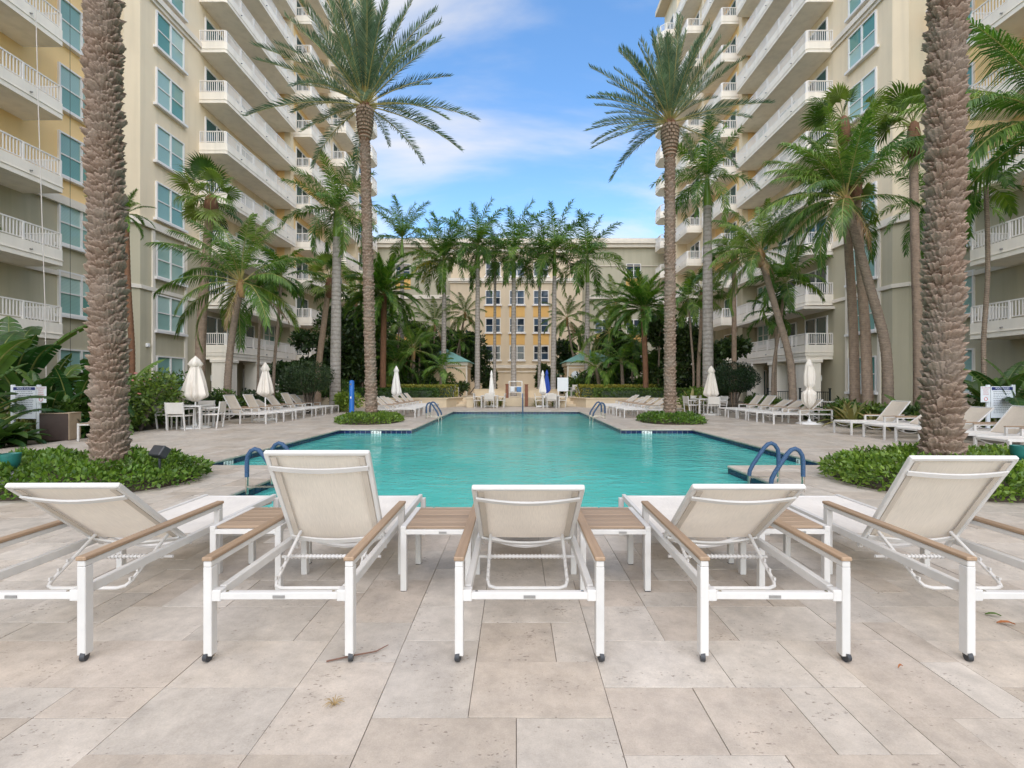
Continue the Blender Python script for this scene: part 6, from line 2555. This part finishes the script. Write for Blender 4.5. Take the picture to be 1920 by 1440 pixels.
palm('coco', 1990, 11.5, 1985, 235, 'coconut palm reaching long combed fronds in front of the yellow balconies by the sign', 1.0, 20, .16, .35, PI, seed=19, emin=-10)
palm('royal', 1752, 21, 1752, 375, 'royal palm hidden behind the rough trunk, dark drooping fronds', .85, 14, .14, .4, PI, seed=20, emin=-55)
palm('feather', 512, 23.5, 528, 520, 'slender dark palm above the lounger row beside the white columns', 1.0, 18, .075, .2, PI, seed=21)
palm('feather', 482, 23.8, 490, 560, 'thinnest ringed palm between the coconut palm and slender dark palm by the columns', .8, 10, .065, .2, PI, seed=22)
palm('feather', 1450, 22.5, 1472, 530, 'slender palm with dark arching fronds before the balconies by the towel cart', 1.15, 18, .075, .3, PI, seed=23)
palm('feather', 1456, 23.5, 1452, 590, 'thin second stem palm beside the slender palm by the towel cart', .8, 9, .06, .3, PI, seed=24)
palm('fan', 595, 27.5, 618, 525, 'leaning brown trunked fan palm behind the thick royal palm near the shower', .95, 18, .19, .2, PI, seed=25)
palm('bushy', 718, 30, 720, 552, 'bushy feather palm with ringed brown trunk behind the slim white umbrella', 1.2, 64, .19, .2, PI, seed=26)
palm('bushy', 1211, 29.5, 1206, 580, 'bushy feather palm with red brown boot trunk behind planter hedge', 1.15, 46, .17, .3, PI, seed=27, emin=-15)
palm('coco', 850, 40, 872, 590, 'small coconut palm with leaning thin trunk before the pavilion without clock', .72, 18, .09, .2, PI, seed=28, base_z=.5)
palm('coco', 1080, 38, 1063, 600, 'small coconut palm with curved dark trunk before the clock pavilion', .74, 18, .09, .2, PI, seed=29, base_z=.5)
palm('coco', 775, 33, 775, 660, 'low coconut palm with spreading fronds behind the hedge near the slim umbrella', .72, 18, .12, .2, PI, seed=30, base_z=.3)
palm('feather', 826, 32.5, 829, 690, 'small arching palm with swollen foot on the planter before the pavilion without clock', .95, 13, .12, .1, PI, seed=31, base_z=.5)
palm('feather', 1125, 31.5, 1117, 690, 'small arching palm leaning on the planter before the clock pavilion', .95, 13, .12, .1, PI, seed=32, base_z=.5)
palm('feather', 1168, 32, 1165, 678, 'small arching palm with pale straight trunk on the clock side planter', 1.15, 15, .12, .1, PI, seed=33, base_z=.5)
palm('coco', 1155, 40, 1155, 570, 'middle height coconut palm behind the small planter palms, clock side', .9, 20, .1, .25, PI, seed=34, base_z=.3)
palm('feather', 740, 32, 742, 680, 'dark arching palm in the shade behind slim white umbrella', 1.1, 16, .09, .1, PI, seed=35)
palm('fan', 1310, 30, 1316, 545, 'bright green fan palm behind the thick royal palm trunk by dining set', .95, 20, .13, .2, PI, seed=36)
palm('fan', 1375, 27.5, 1376, 478, 'fan palm with red brown trunk in front of the balconies near the round clipped tree', .9, 16, .15, .4, PI, seed=37)
palm('feather', 1300, 27, 1291, 560, 'thin leaning palm behind the date palm trunk by the balconies', 1.0, 12, .06, .3, PI, seed=38)
palm('feather', 680, 32, 690, 590, 'thin palm between the thick royal trunk and date palm near the shower', 1.0, 12, .06, .2, PI, seed=39)
palm('coco', 655, 34, 668, 560, 'shaded coconut palm against the far balconies near the shower post', .9, 16, .1, .2, PI, seed=40)
palm('bushy', 245, 17.5, 236, 402, 'fan crowned sprouting palm hidden behind the rough trunk by flowering shrubs', .5, 12, .1, .1, 0, seed=41)


for (px, Y, cy, sc_, nf_, lab, sd, k_) in [
        (785, 35, 640, .8, 16, 'leafy young palm above the hedge end near the slim umbrella', 51, 'feather'),
        (812, 37, 610, .8, 18, 'young coconut palm beside the yellowing royal palm', 52, 'coco'),
        (860, 40, 640, .9, 14, 'young feather palm against the pavilion roof without clock', 53, 'feather'),
        (1085, 41, 630, .9, 14, 'young feather palm rising behind the clock pavilion roof', 54, 'feather'),
        (1140, 36, 625, .85, 18, 'young coconut palm behind the small pale trunk palm, clock side', 55, 'coco'),
        (1185, 34, 640, .95, 16, 'young feather palm beside the red trunked palm', 56, 'feather'),
        (1235, 32, 600, 1.0, 15, 'leafy palm half hidden by the date palm trunk near dining set', 57, 'feather'),
        (745, 35, 610, 1.0, 16, 'leafy palm behind the ringed bushy palm near slim umbrella', 58, 'feather'),
        (700, 33, 640, 1.0, 14, 'shaded leafy palm beside the date palm trunk near the shower', 59, 'feather')]:
    palm(k_, px, Y, px + 3, cy, lab, sc_, nf_, .07, .2, PI, seed=sd, base_z=.2)


# ---- pots on balconies
def pot_plant(x, y, z, label, seed, r=.35):
    t = thing('potted_plant', label, 'potted plant', (x, y, z))
    mb = MB(); mb.lathe([(.13, 0), (.18, .28), (.17, .3)], 14); ob('pot', mb.mesh('pot', M['terracotta'], 40), t)
    P, u = blob_points(420, [(0, 0, .6, r, r, r)], seed, .2)
    o = ob('foliage', leaf_cloud(P, u, .2, .4, M['leaf_shrub'], 'foliage', .9, seed), t); o['kind'] = 'stuff'


pot_plant(-19.4, 17.3, 3.24 + 3.07 + .25, 'potted plant on a low balcony beside the hanging rope', 1, .5)
pot_plant(16.05, 45.3, 3.1 + 3.07 * 8 + .25, 'bushy potted plant on a high balcony beside the date palm crown', 2, .8)
pot_plant(18.0, 40.0, 3.1 + .25, 'dark potted plant on the first balcony behind the umbrella dining set', 3, .8)
print('objects', len(bpy.data.objects))
